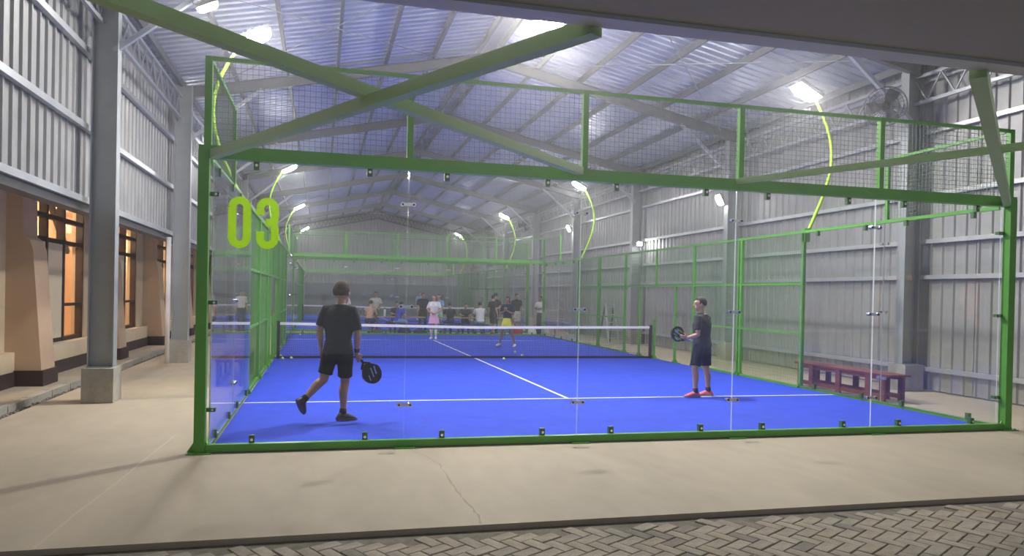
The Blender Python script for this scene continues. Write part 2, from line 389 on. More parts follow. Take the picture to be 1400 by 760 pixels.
def gable_truss():
    for sg in (-1, 1):
        for dz in (.25, .75):
            MB().beam((XM, 45.0, ZR - dz), (XM + sg * 7.2, 45.0, ZE + .05 - dz), .1).build('chord', 'darksteel', wf)
        for k in range(24):
            t0, t1 = k / 24, (k + 1) / 24; z = lambda t: ZR - t * (ZR - ZE - .05)
            MB().beam((XM + sg * 7.2 * t0, 45, z(t0) - .25), (XM + sg * 7.2 * (t0 + t1) / 2, 45, z(t0) - .78), .04).build('lacing_bar', 'darksteel', wf)
            MB().beam((XM + sg * 7.2 * (t0 + t1) / 2, 45, z(t0) - .78), (XM + sg * 7.2 * t1, 45, z(t1) - .25), .04).build('lacing_bar', 'darksteel', wf)
gable_truss()
# front canopy
struct(MB().box(-9, 18, -4.48, -4.36, 3.0, 3.34).build('trim_1', 'fascia'))
struct(MB().box(-9, 18, -8.6, -4.46, 3.02, 3.12).build('canopy_ceiling', 'canopy'))

# added haze filling the hall, so lamps glow and contrast softens
if VEIL_HAZE:
    hm = bpy.data.materials.new('added_veil_haze'); hm.use_nodes = True; nt = hm.node_tree; nt.nodes.remove(nt.nodes['Principled BSDF'])
    vs_ = nn(nt, 'ShaderNodeVolumeScatter'); vs_.inputs['Color'].default_value = (.95, .97, 1, 1); vs_.inputs['Density'].default_value = VEIL_HAZE; vs_.inputs['Anisotropy'].default_value = .82
    nt.links.new(vs_.outputs[0], nt.nodes['Material Output'].inputs['Volume'])
    hz = MB().box(-3.3, 12.8, -11.5, 45.7, -.12, 8.3).build('haze', hm); hz['kind'] = 'stuff'; tag(hz, 'thin haze added to glow around the lamps and veil the whole hall', 'haze')

# columns
ORD = ['first', 'second', 'third', 'fourth', 'fifth', 'sixth', 'seventh']
def column(x, y, label, pipe=False):
    t = tag(empty('steel_column', (x, y, 0)), label, 'column', None)
    p = MB().box(-.21, .21, -.21, .21, 0, .5); p.build('pedestal', 'pedestal', t)
    MB().box(-.17, .17, -.13, .13, .5, .515).build('base_plate', 'steel', t)
    for s in (-1, 1): MB().box(s * .165 - .008, s * .165 + .008, -.095, .095, .515, 6.25).build('flange', 'steel', t)
    MB().box(-.157, .157, -.006, .006, .515, 6.25).build('web', 'steel', t)
    if pipe: MB().tube([(-.22, -.26, 0), (-.22, -.26, 2.8)], .05, 12).build('downpipe', 'tape', t, True)
    return t
for k, y in enumerate(FY):
    column(-2.0, y - (.25 if k == 1 else 0), '%s grey steel column from the front along the left side, on a concrete pedestal' % ORD[k], k == 1)
    column(12.1, y + (.1 if k else .12), '%s grey steel column from the front against the right corrugated wall' % ORD[k])

# ------------------------------------------------------------------ annex building on the left
def annex():
    t = tag(empty('annex_building', (-3.95, 0, 0)), 'beige rendered building with tapered pillars, dark plinth and orange lit windows along the left side', 'building')
    P = [-3.55, .9, 5.35, 9.95, 14.4, 18.9, 23.4, 27.9, 32.4, 36.9, 41.4]
    X = 3.95
    def box(n, m, x0, x1, y0, y1, z0, z1): return MB().box(x0 + X, x1 + X, y0, y1, z0, z1).build(n, m, t)
    box('wall_above', 'wallpink', -4.2, -3.95, -9, 45, 3.48, 6)
    box('sill_wall', 'wallcream', -4.2, -3.80, -9, 45, .2, .56)
    box('plinth', 'plinth', -4.2, -3.78, -9, 45, 0, .24)
    for k, y in enumerate(P):
        ynext = P[k + 1] if k + 1 < len(P) else 45
        w0, w1 = y + 1.15, ynext - .72
        box('wall_pier', 'wallcream', -4.2, -3.95, y - .72, w0, .56, 3.48)
        # tapered pillar: side profile swept across its width
        poly = [(-4.0, .24), (-3.40, .24), (-3.55, 2.25), (-3.60, 2.42), (-3.70, 2.5), (-3.72, 3.6), (-4.0, 3.6)]
        MB().prism(poly, lambda p, e: (p[0] + X, (y - .04 if e == 0 else y + .56), p[1])).build('pillar', 'wallpink', t)
        box('pillar_base', 'plinth', -4.0, -3.36, y - .08, y + .6, 0, .26)
        if k < 8:
            fr = MB(); n = 4; xs = [w0, w0 + (w1 - w0) * .25, w0 + (w1 - w0) * .58, w1]
            for yy in xs: fr.box(-4.12 + X, -3.98 + X, yy - .045, yy + .045, .56, 3.48)
            for z in (.60, 2.55, 3.0, 3.44): fr.box(-4.11 + X, -3.99 + X, w0, w1, z - .04, z + .04)
            fr.box(-4.10 + X, -4.0 + X, xs[2], xs[3], 1.26, 1.32)
            w = fr.build('window', 'timber', t)
            MB().box(-4.06 + X, -4.05 + X, w0, w1, .6, 3.44).build('pane', 'winglass', w)
            box('infill_panel', 'panel', -4.04, -4.00, xs[1] + .05, xs[2] - .05, .62, 2.5)
            box('infill_panel', 'panel', -4.04, -4.00, w0 + .05, xs[1] - .05, .62, 2.5)
            MB().beam((-4.3 + X, xs[2] + .1, 3.4), (-4.3 + X, xs[3], 2.4), .1).build('inner_brace', 'timber', t)
    box('interior_wall', 'orange', -6.4, -6.2, -9, 45, 0, 3.7)
    box('interior_ceiling', 'orange', -6.4, -4.0, -9, 45, 3.7, 3.8)
    box('interior_floor', 'wallcream', -6.4, -4.2, -9, 45, -.05, 0)
    for k in (1, 2, 3, 4, 5):
        l = bpy.data.lights.new('indoor_lamp', 'POINT'); l.color = (1, .80, .56); l.energy = 55; l.shadow_soft_size = .15
        o = bpy.data.objects.new('indoor_lamp', l); COL.objects.link(o); o.parent = t; o.location = (-5.3 + X, P[k] + 2.6, 3.2)
    # things seen inside the first window: a shelf rail and a bicycle wheel
    for z in (1.75, 2.1): MB().beam((-5.9 + X, 5.5, z), (-5.9 + X, 10.5, z), .03).build('shelf_rail', 'timber', t)
annex()

# ------------------------------------------------------------------ courts
def wires(b, o, u, v, lu, lv, step=.058, r=.0019, k=0):
    """welded mesh in the plane spanned by unit vectors u, v from corner o"""
    o, u, v = V(o), V(u), V(v); w = u.cross(v)
    nu, nv = round(lu / step), round(lv / step)
    for i in range(nu + 1):
        p = o + u * (lu * i / nu) + w * r; b.beam(p, p + v * lv, 2 * r, up=w, k=k, caps=False)
    for i in range(nv + 1):
        p = o + v * (lv * i / nv) - w * r; b.beam(p, p + u * lu, 2 * r, up=w, k=k, caps=False)
def mesh_panel(root, o, u, v, lu, lv, m='greenwire', **k):
    b = MB(); wires(b, o, u, v, lu, lv, **k); return b.build('mesh_panel', m, root, stuff=True, fix=False)
def turf(y0, name, mt):
    t = struct(MB().box(0.02, 9.98, y0 + .03, y0 + 19.97, .001, .022).build(name, mt))
    for n, (x0, x1, a, b) in enumerate(((.02, 9.98, 3.03, 3.08), (.02, 9.98, 16.92, 16.97), (4.975, 5.025, 3.08, 16.92))):
        MB().box(x0, x1, y0 + a, y0 + b, .018, .0255 + .0004 * (n == 2)).build('court_line', 'line', t)
    return t
turf(0, 'turf_court', 'turf'); turf(22.5, 'turf_court', 'turf2')
X_, Y_, Z_ = V((1, 0, 0)), V((0, 1, 0)), V((0, 0, 1))

def clamp_mesh(ax, nrm):
    b = MB(); ax, nrm = V(ax), V(nrm)
    b.beam(-ax * .075 + nrm * .012, ax * .075 + nrm * .012, .035, .010, up=nrm)
    for s in (-1, 1):
        b.disc(ax * .06 * s + nrm * .018, nrm, .024, .022, 12); b.disc(ax * .06 * s + nrm * .032, nrm, .011, .008, 8, k=1)
        b.disc(ax * .06 * s - nrm * .010, nrm, .024, .010, 12)
    return b.mesh('glass_clamp', ['chrome', 'black'], False)
CLX, CLY = clamp_mesh((1, 0, 0), (0, -1, 0)), clamp_mesh((0, 1, 0), (1, 0, 0))
def clip_mesh(ax, nrm):
    b = MB(); ax, nrm = V(ax), V(nrm)
    lo = -ax * .03; b.beam(V((0, 0, -.045)), V((0, 0, .045)), .055, .05, up=nrm); b.disc(nrm * .028, nrm, .016, .012, 8, k=1)
    return b.mesh('edge_clip', ['darkwire', 'chrome'])
CPX, CPY = clip_mesh((1, 0, 0), (0, -1, 0)), clip_mesh((0, 1, 0), (1, 0, 0))
def side_clip(nrm):
    b = MB(); b.box(-.035, .075, -.03, .03, -.02, .02); b.disc((.045, -.031, 0), (0, -1, 0), .013, .01, 8, k=1); return b.mesh('post_clip', ['darkwire', 'chrome'])
SC = side_clip(0)

def pane(root, a, u, lu, z0, z1, th=.012):
    """a glass pane with polished upright edges"""
    a, u = V(a), V(u); n = u.cross(Z_); g = MB(); e = .004
    p0, p1 = a + u * e, a + u * (lu - e)
    q = lambda p, z, s: (p.x + n.x * th / 2 * s, p.y + n.y * th / 2 * s, z)
    g.add([q(p, z, s) for z in (z0, z1) for p in (p0, p1) for s in (-1, 1)],
          [(0, 2, 6, 4), (1, 5, 7, 3)], 0)
    g.add([q(p, z, s) for z in (z0, z1) for p in (p0, p1) for s in (-1, 1)],
          [(0, 4, 5, 1), (2, 3, 7, 6), (4, 6, 7, 5), (0, 1, 3, 2)], 1)
    return g.build('glass_panel', ['glass', 'glassedge'], root, fix=True)
def post(root, x, y, z0, z1, w=.07, d=None, m='green', foot=True, out=(0, -1)):
    d = d or w; o = MB().box(x - w / 2, x + w / 2, y - d / 2, y + d / 2, z0, z1).build('post', m, root)
    if foot and z0 == 0:
        f = MB(); f.box(x - .12, x + .12, y - .10, y + .10, 0, .012)
        for sx in (-1, 1):
            f.prism([(x + sx * w / 2, .012), (x + sx * (w / 2 + .07), .012), (x + sx * w / 2, .12)], lambda p, e: (p[0], y - .006 + .012 * e, p[1]))
        for sx in (-1, 1): f.disc((x + sx * .09, y - .07, .018), (0, 0, 1), .012, .012, 8)
        f.build('foot_plate', m, o)
    return o
def court_frame(y0, label, near):
    t = tag(empty('court_enclosure', (0, y0, 0)), label, 'court enclosure')
    P = lambda n, m, *b: MB().box(*b).build(n, m, t)
    for end in (0, 1):
        y = 0 if end == 0 else 20.0; so = -1 if end == 0 else 1
        yc = y + so * .06
        for x in (-.08, 10.08):
            post(t, x, yc, 0, 3.08, .105)
            post(t, x + (.03 if x < 0 else -.03), yc, 3.08, 4.02, .07, foot=False)
        P('top_beam', 'green', -.13, 10.13, yc - .05, yc + .05, 2.99, 3.12)
        P('bottom_beam', 'green', -.03, 10.03, yc - .035, yc + .035, .012, .085)
        P('top_rail', 'green', -.08, 10.08, yc - .02, yc + .02, 3.985, 4.025)
        for i in range(5):
            pane(t, (2 * i, y, 0), X_, 2, .05, 3.0)
            mesh_panel(t, (2 * i + .02 - .05 * (i == 0), yc, 3.12), X_, Z_, 1.96 + .05 * (i in (0, 4)), .87, 'greywire' if near else 'greenwire', r=.0021)
            for xx in (2 * i + .42, 2 * i + 1.58):
                link('edge_clip', CPX, t, (xx, y - .006, .115)); link('edge_clip', CPX, t, (xx, y - .006, 2.955))
            if i:
                post(t, 2 * i, yc, 3.12, 4.0, .065, foot=False)
                for z in (.45, 1.52, 2.63): link('glass_clamp', CLX, t, (2 * i, y, z))
                MB().box(2 * i - .11, 2 * i + .11, yc - .10, yc + .02, 0.0, .012).build('foot_plate', 'green', t)
        for z in (.43, 1.53, 2.64):
            link('post_clip', SC, t, (-.015, y, z)); c = link('post_clip', SC, t, (10.015, y, z)); c.rotation_euler = (0, PI, 0)
    for sd in (0, 1):
        x = 0 if sd == 0 else 10.0; so = -1 if sd == 0 else 1; xc = x + so * .04
        P('side_rail', 'green', xc - .025, xc + .025, .05, 19.95, 2.965, 3.02)
        P('bottom_beam', 'green', xc - .03, xc + .03, 0, 8, .005, .06); P('bottom_beam', 'green', xc - .03, xc + .03, 12, 20, .005, .06)
        for a in (0, 18):
            mesh_panel(t, (xc, a + .03, 3.02), Y_, Z_, 1.94, .97, 'greywire' if near else 'greenwire', r=.0021)
            P('top_rail', 'green', xc - .02, xc + .02, a, a + 2, 3.985, 4.025)
            post(t, xc, 2.0 if a == 0 else 18.0, 3.02, 4.0, .05, foot=False)
        for a in (0, 2, 16, 18):
            pane(t, (x, a, 0), Y_, 2, .06, 2.97)
            for yy in (a + .42, a + 1.58):
                c = link('edge_clip', CPY, t, (x + so * .006, yy, .10)); c2 = link('edge_clip', CPY, t, (x + so * .006, yy, 2.93))
        for a in (2, 18):
            for z in (.45, 1.52, 2.63): link('glass_clamp', CLY, t, (x, a, z))
        for yy in (4, 6, 8, 12, 14, 16): post(t, xc, yy, 0, 2.97, .06, m='green')
        for yy in (6.11, 14.11): post(t, xc, yy, 0, 2.97, .05)
        for yy in (8.9, 11.0): post(t, xc, yy, 0, 2.0, .055)
        post(t, xc, 10.0, 2.0, 2.97, .05, foot=False); post(t, xc, 10.06, 0, 1.08, .06)
        P('cross_rail', 'green', xc - .02, xc + .02, 4, 16, 1.98, 2.025)
        for a, b in ((4, 8), (12, 16)): P('cross_rail', 'green', xc - .02, xc + .02, a, b, 1.03, 1.07)
        for a in (4, 6, 12, 14): mesh_panel(t, (xc + so * .02, a + .02, .06), Y_, Z_, 1.96, 2.91)
        for a in (8, 10): mesh_panel(t, (xc + so * .02, a + .02, 2.02), Y_, Z_, 1.96, .95)
    return t
enc = court_frame(0, 'near green steel and glass padel court enclosure with the number 03 on its front glass', True)
enc2 = court_frame(22.5, 'far green steel and glass padel court enclosure behind the seated people', False)

# the number 03 on the first pane
def stroke(path, w):
    """flat ribbon around a centre line -> left and right outlines"""
    L, R = [], []
    for i, p in enumerate(path):
        a = V((*path[max(i - 1, 0)], 0)); b = V((*path[min(i + 1, len(path) - 1)], 0)); d = (b - a).normalized(); n = V((-d.y, d.x, 0)) * w / 2
        L.append((p[0] + n.x, p[1] + n.y)); R.append((p[0] - n.x, p[1] - n.y))
    return L, R
def arc(cx, cy, r, a0, a1, n=10): return [(cx + r * math.cos(a0 + (a1 - a0) * i / n), cy + r * math.sin(a0 + (a1 - a0) * i / n)) for i in range(n + 1)]
def digit(paths, x, z, w, name):
    from mathutils.geometry import delaunay_2d_cdt
    vs, fs = [], []
    for path in paths:
        L, R = stroke(path, w); n = len(vs); k = len(L); vs += [V((p[0], p[1])) for p in L + R]
        fs += [[n + i, n + i + 1, n + k + i + 1, n + k + i] for i in range(k - 1)]
    v2, e2, f2, ov, oe, of = delaunay_2d_cdt(vs, [], fs, 0, 1e-5)
    def covered(c):
        for q in fs:
            P_ = [vs[i] for i in q]; sg = [(P_[(i + 1) % 4] - P_[i]).cross(c - P_[i]) for i in range(4)]
            if all(t >= -1e-7 for t in sg) or all(t <= 1e-7 for t in sg): return True
        return False
    f2 = [f for f in f2 if covered(sum((v2[i] for i in f), V((0, 0))) / len(f))]
    n = len(v2); b = MB(); cnt = {}
    for f in f2:
        for i in range(len(f)):
            e = (f[i], f[(i + 1) % len(f)]); cnt[e] = 1
    side = [(e[0], e[1], n + e[1], n + e[0]) for e in cnt if (e[1], e[0]) not in cnt]
    b.add([(x + p[0], y, z + p[1]) for y in (-.0095, -.0062) for p in v2], [tuple(f) for f in f2] + [tuple(n + i for i in reversed(f)) for f in f2] + side)
    b.build(name, 'digit', enc, fix=True)
H, WD, ST = .535, .225, .078
r = (WD - ST) / 2; top = H - ST / 2; bot = ST / 2; xl, xr = ST / 2, WD - ST / 2; cx = WD / 2
zero = [(xl, H / 2)] + [(xl, top - r)] + arc(cx, top - r, r, PI, 0) + arc(cx, bot + r, r, 0, -PI) + [(xl, H / 2)]
digit([zero], .148, 2.095, ST, 'digit_zero')
mid = H * .515; r3 = r * .8
three = [(xl, H * .66), (xl, top - r)] + arc(cx, top - r, r, PI, 0) + [(xr, mid + r3)] + arc(xr - r3, mid + r3, r3, 0, -PI / 2, 6) + [(cx - .02, mid)]
three2 = [(cx - .02, mid)] + arc(xr - r3, mid - r3, r3, PI / 2, 0, 6) + [(xr, bot + r)] + arc(cx, bot + r, r, 0, -PI) + [(xl, H * .34)]
digit([three, three2], .425, 2.095, ST, 'digit_three')

# slanting stays between the front beam and the canopy
def stay(a, b, label, w=.085):
    o = MB().beam(a, b, w).build('stay_bar', 'brace'); tag(o, label, 'bar', None)
stay((.02, -.12, 3.03), (2.40, -4.355, 3.005), 'pale green stay bar rising right from the left front corner post above number 03')
stay((3.93, -.12, 3.09), (-.45, -4.355, 3.085), 'pale green stay bar rising left from the front beam at the second glass joint')
stay((9.95, -.12, 3.03), (4.72, -4.355, 3.005), 'wide steep pale green stay bar from right front corner up to the canopy edge')
stay((5.93, -.12, 3.09), (7.98, -4.355, 3.085), 'thin pale green stay bar rising right from the front beam at the third glass joint', .065)

# nets
def net(y, label):
    t = tag(empty('padel_net', (5, y, 0)), label, 'net')
    b = MB(); sag = lambda x: .87 - .05 * (1 - abs(x) / 4.93)
    n = 218
    for i in range(n + 1):
        x = -4.9 + 9.8 * i / n; b.beam((x, 0, .05), (x, 0, sag(x)), .004, caps=False)
    for j in range(19):
        for s in (-1, 1):
            f = j / 18; b.beam((0, .002, .05 + f * (sag(0) - .05)), (s * 4.9, .002, .05 + f * (sag(4.9) - .05)), .004, caps=False)
    b.build('net_mesh', 'net', t, stuff=True, fix=False)
    tp = MB()
    for s in (-1, 1):
        tp.beam((0, 0, sag(0)), (s * 4.9, 0, sag(4.9)), .016, .065)
    tp.build('tape', 'tape', t)
    MB().beam((-4.9, 0, .055), (4.9, 0, .055), .012, .05).build('bottom_band', 'black', t)
    for s in (-1, 1):
        MB().box(s * 4.9 - .035, s * 4.9 + .035, -.035, .035, .022, .93).build('net_post', 'black', t)
net(10, 'near white taped black net across the blue court with the players')
net(32.5, 'far white taped net across the second court behind the seated people')

# ------------------------------------------------------------------ lamps
def lens(a, b, d):
    sq = lambda an, k: (a * k * math.copysign(abs(math.cos(an)) ** .6, math.cos(an)), b * k * math.copysign(abs(math.sin(an)) ** .6, math.sin(an)))
    m_ = MB(); vs = []; n = 20
    for k, z in ((1, -.02), (.98, -.02 - d * .45), (.8, -.02 - d * .85), (.4, -.02 - d)):
        vs += [(*sq(2 * PI * i / n, k), z) for i in range(n)]
    fs = [(r * n + i, r * n + (i + 1) % n, (r + 1) * n + (i + 1) % n, (r + 1) * n + i) for r in range(3) for i in range(n)] + [tuple(range(n)), tuple(range(3 * n, 4 * n))]
    return m_.add(vs, fs)
def arc_lamp(x, y, sd, label):
    t = tag(empty('arc_floodlight', (x, y, 2.9)), label, 'floodlight', None)
    pts = []
    for i in range(19):
        f = i / 18; z = .0 + f * 2.78
        xo = .09 + .52 * math.sin(PI * min(1, f * .97) ** 1.15) - .05 * f ** 3
        pts.append((sd * xo, 0, z))
    MB().tube(pts, [.034 - .012 * i / 18 for i in range(19)], 8).build('curved_pole', 'lime', t, True)
    MB().box(-.06 + sd * .07, .06 + sd * .07, -.05, .05, -.1, .16).build('bracket', 'green', t)
    h = empty('lamp_head', (sd * .0, 0, 2.76)); h.parent = t; h.rotation_euler = (0, sd * .48, 0)
    MB().box(-.27, .27, -.19, .19, -.02, .05).build('housing', 'housing', h)
    fin = MB()
    for i in range(7): fin.box(-.21 + .07 * i - .006, -.21 + .07 * i + .006, -.16, .16, .05, .085)
    fin.build('cooling_fins', 'housing', h)
    lens(.25, .17, .075).build('led_panel', 'led', h, True)
    return t
for y0, nm in ((0, 'near'), (22.5, 'far')):
    for y, yn in ((4, 'front'), (16, 'rear')):
        for sd, sn in ((-1, 'left'), (1, 'right')):
            arc_lamp(0 if sd < 0 else 10, y0 + y, sd, 'glaring floodlight on a lime curved pole at the %s %s of the %s court' % (yn, sn, nm))
def flood(loc, rot, label, hang, m='led', s=1.0, e=None):
    t = tag(empty('hall_floodlight', loc), label, 'floodlight'); t.rotation_euler = rot
    MB().box(-.2 * s, .2 * s, -.15 * s, .15 * s, 0, .07 * s).build('housing', 'housing', t)
    lens(.185 * s, .135 * s, .055 * s).build('led_panel', m, t, True)
    b = MB()
    for sx in (-1, 1): b.beam((sx * .21 * s, 0, .03 * s), (sx * .21 * s, 0, .20 * s), .012, .04)
    b.beam((-.21 * s, 0, .20 * s), (.21 * s, 0, .20 * s), .04, .012); b.build('yoke', 'steel', t)
    if hang: MB().tube([(0, 0, .2 * s), hang], .014, 6).build('drop_rod', 'steel', t)
flood((5.12, 4.76, 6.8), (-.55, 0, 0), 'glaring floodlight hung under the roof ridge, at the top edge above the near court', (0, .25, 1.05), 'led_ridge', s=1.45)
flood((-.62, 3.4, 5.84), (.2, -.45, 0), 'glaring floodlight high on the left, at the top edge beside the front left lamp', (0, 0, .7), s=.8)
flood((11.76, 9.75, 4.42), (0, 1.1, 0), 'small white wall floodlight on the second column of the right wall', None, 'led_small', .8)
flood((11.76, 21.85, 4.7), (0, 1.1, 0), 'small white wall floodlight on the fourth column of the right wall', None, 'led_small', .8)
flood((12.1, 15.42, 3.6), (-1.2, 0, 0), 'small lamp added for a reflected dot low beside the third column of the right wall', None, 'led_small', .5)  # added lamp standing in for a bright dot reflected in the glass
flood((-2.04, 12.2, 5.28), (0, -1.3, 0), 'small white wall floodlight on the left wall behind the front corner post', None, 'led_small', .8)
# wall fans on the right columns
def fan(y, label, z=5.35):
    t = tag(empty('wall_fan', (11.35, y, z)), label, 'fan'); t.rotation_euler = (0, -.35, .75)
    b = MB()
    for rr, xx in ((.36, 0), (.36, .16), (.24, -.03), (.12, -.045), (.30, .19)):
        b.tube([(xx, rr * math.cos(a), rr * math.sin(a)) for a in [i * PI / 12 for i in range(25)]], .006, 5, caps=False)
    for i in range(28):
        a = 2 * PI * i / 28; c, s = math.cos(a), math.sin(a)
        b.tube([(-.05, .05 * c, .05 * s), (-.03, .24 * c, .24 * s), (0, .36 * c, .36 * s), (.16, .36 * c, .36 * s), (.2, .12 * c, .12 * s)], .003, 4, caps=False)
    b.build('cage', 'darksteel', t)
    for k in range(3):
        a = 2 * PI * k / 3; bl = MB(); vs = []
        for e in (0, 1):
            for q, w, tw in ((.07, .05, .05), (.2, .11, .05), (.32, .10, .03)):
                for s in (-1, 1): vs.append((.08 + tw * s + .004 * e, q * math.cos(a) - s * w * math.sin(a), q * math.sin(a) + s * w * math.cos(a)))
        bl.add(vs, [(0, 1, 3, 2), (2, 3, 5, 4), (6, 8, 9, 7), (8, 10, 11, 9), (0, 6, 7, 1), (4, 5, 11, 10), (0, 2, 8, 6), (2, 4, 10, 8), (1, 7, 9, 3), (3, 9, 11, 5)]); bl.build('blade', 'darksteel', t)
    MB().tube([(.02, 0, 0), (.12, 0, 0), (.28, 0, 0)], [.06, .09, .07], 12).build('motor', 'darksteel', t)
    MB().tube([(.28, 0, 0), (.55, 0, -.1), (.72, 0, -.12)], .025, 8).build('arm', 'darksteel', t)
fan(FY[0] - .02, 'dark round wall fan on the first right column, under the front roof')
fan(FY[4] + .1, 'dark round wall fan on the fifth right column, far down the hall')

# ------------------------------------------------------------------ benches and things on the floor
def bench(x, y0, y1, label):
    yc = (y0 + y1) / 2; L = (y1 - y0) / 2
    t = tag(empty('slatted_bench', (x, yc, 0)), label, 'bench')
    for k in range(3): MB().box(-.22 + k * .15, -.22 + k * .15 + .14, -L, L, .43, .465).build('seat_plank', 'bench', t)
    for sx in (-1, 1):
        MB().box(sx * .17 - .02, sx * .17 + .02, -L + .12, L - .12, .365, .43).build('apron', 'bench', t)
        MB().box(sx * .17 - .02, sx * .17 + .02, -L + .12, L - .12, .05, .125).build('stretcher', 'bench', t)
        for yy in (-L + .16, -L + .48, 0, L - .48, L - .16):
            MB().box(sx * .19 - .022, sx * .19 + .022, yy - .055, yy + .055, 0, .43).build('leg', 'bench', t)
    return t
bench(10.56, 2.2, 4.6, 'dark red wooden bench standing outside the right glass of the near court')
bench(-.42, 4.95, 7.3, 'dark red wooden bench outside the left fence of the near court, seen through the glass')
BL = [(.14, 10.35, 'leftmost of the three tennis balls at the left foot of the net'), (.22, 9.72, 'middle tennis ball of the three at the left foot of the net'), (.42, 9.78, 'rightmost of the three tennis balls at the left foot of the net'),
      (.35, 19.3, 'tennis ball lying by the far left corner of the near court'), (5.64, 9.55, 'nearest tennis ball lying before the middle of the net'), (6.40, 10.5, 'tennis ball just behind the net, nearest the net'), (6.51, 11.6, 'tennis ball between the net and the woman in yellow')]
def seam(b, r):
    pts = []
    for i in range(33):
        a = 2 * PI * i / 32; q = V((math.cos(a), math.sin(a), .55 * math.sin(2 * a))).normalized() * r; pts.append(q)
    b.tube(pts, .0016, 4, caps=False)
for x, y, lb in BL:
    o = MB().ball((0, 0, 0), (.033, 0, 0), (0, .033, 0), (0, 0, .033), 14, 9).build('tennis_ball', 'ball', None, True, loc=(x, y, .0555)); tag(o, lb, 'ball', 'tennis balls on the near court')
    b = MB(); seam(b, .0335); b.build('seam', 'tape', o, fix=False)
# step ladder outside the right fence
def ladder():
    t = tag(empty('step_ladder', (11.35, 16.2, 0)), 'pale aluminium step ladder standing open behind the right fence', 'ladder')
    for s in (-1, 1):
        MB().beam((s * .2, -.45, 0), (s * .16, 0, 1.45), .07, .03).build('rail', 'alu', t); MB().beam((s * .22, .45, 0), (s * .16, 0, 1.45), .05, .025).build('rear_leg', 'darksteel', t)
    for k in range(5):
        f = .15 + k * .19; MB().box(-.19, .19, -.45 * (1 - f) - .05, -.45 * (1 - f) + .03, f * 1.45 - .015, f * 1.45 + .015).build('tread', 'alu', t)
ladder()
def table(x0, x1, label):
    t = tag(empty('long_table', ((x0 + x1) / 2, 21.3, 0)), label, 'table', None); L = (x1 - x0) / 2
    for k in range(3): MB().box(-L, L, -.3 + .2 * k, -.3 + .2 * k + .19, .66, .70).build('table_plank', 'tablewood', t)
    for sx in (-1, 1):
        for sy in (-1, 1): MB().box(sx * (L - .15) - .03, sx * (L - .15) + .03, sy * .24 - .03, sy * .24 + .03, 0, .66).build('leg', 'darksteel', t)
        MB().box(sx * (L - .15) - .02, sx * (L - .15) + .02, -.22, .22, .58, .64).build('cross_bar', 'darksteel', t)
table(2.2, 5.3, 'left long wooden table with bottles between the two courts'); table(5.6, 9.2, 'right long wooden table between the two courts, behind the white shirted sitter')
def stool_bench(x0, x1, y, label):
    t = tag(empty('low_bench', ((x0 + x1) / 2, y, 0)), label, 'bench'); L = (x1 - x0) / 2
    MB().box(-L, L, -.14, .14, .40, .44).build('seat', 'timber', t)
    for sx in (-1, 1): MB().box(sx * (L - .2) - .03, sx * (L - .2) + .03, -.12, .12, 0, .40).build('leg', 'darksteel', t)
stool_bench(2.3, 5.2, 20.5, 'low dark bench under the shirtless man and the blue shirted man')
stool_bench(5.8, 7.85, 20.5, 'low dark bench under the white shirted sitter')
stool_bench(6.65, 7.7, 21.85, 'low dark bench behind the right table, under the sitter facing the camera')
stool_bench(3.75, 4.6, 21.92, 'low dark bench behind the left table')
def bottle(x, y, z, label, s=1.0, group=None, lid='tape'):
    t = tag(empty('water_bottle', (x, y, z)), label, 'bottle', group)
    MB().tube([(0, 0, 0), (0, 0, .01), (0, 0, .17 * s), (0, 0, .22 * s), (0, 0, .235 * s)], [.034, .037, .037, .016, .014], 12).build('body', 'pet', t, True)
    MB().tube([(0, 0, .235 * s), (0, 0, .262 * s)], .017, 10).build('cap', lid, t)
for x, n in ((2.48, 'leftmost clear water bottle of the three on the left table'), (2.66, 'middle clear water bottle of the three on the left table'), (2.82, 'rightmost clear water bottle of the three on the left table')): bottle(x, 21.2, .70, n, 1.15, 'bottles on the left table')
def flask(x, y, z, m, label):
    t = tag(empty('drinking_flask', (x, y, z)), label, 'bottle')
    MB().tube([(0, 0, 0), (0, 0, .02), (0, 0, .26), (0, 0, .30)], [.04, .045, .045, .03], 12).build('body', m, t, True); MB().tube([(0, 0, .30), (0, 0, .36)], .03, 10).build('lid', 'black', t)
flask(3.62, 21.0, .70, 'cl_white', 'tall white flask on the left table beside the blue shirted man'); flask(5.55, 20.3, 0, 'teal', 'teal flask on the floor behind the woman in the pink skirt')
def bag(x, y, m, label, w=.5, h=.28, d=.3):
    t = tag(empty('sports_bag', (x, y, 0)), label, 'bag'); b = MB(); rs = []
    for f, s in ((0, .86), (.08, 1), (.5, 1.0), (.85, .8), (1, .5)): rs.append(((0, 0, h * f), (w / 2 * s, 0, 0), (0, d / 2 * s, 0)))
    b.rings(rs, 16).build('body', m, t, True)
    MB().tube([(-.12, 0, h * .95), (-.08, 0, h * 1.25), (.08, 0, h * 1.25), (.12, 0, h * .95)], .012, 6).build('handle', 'black', t, True)
bag(4.35, 20.30, 'cl_black', 'black sports bag on the floor right of the blue shirted man', .55); bag(4.95, 20.3, 'cl_char', 'charcoal sports bag on the floor behind the girl in the pink skirt', .5, .22)
bag(9.1, 20.45, 'cl_red', 'red bag on the floor beyond the woman in yellow', .42, .42); bag(9.72, 20.45, 'cl_white', 'white bag on the floor next to the red bag', .4, .3); bag(10.0, 20.75, 'cl_black', 'black bag at the feet of the man with crossed arms', .42, .35)
bag(3.3, 20.3, 'cl_olive', 'olive bag on the floor under the left low bench', .4, .2)

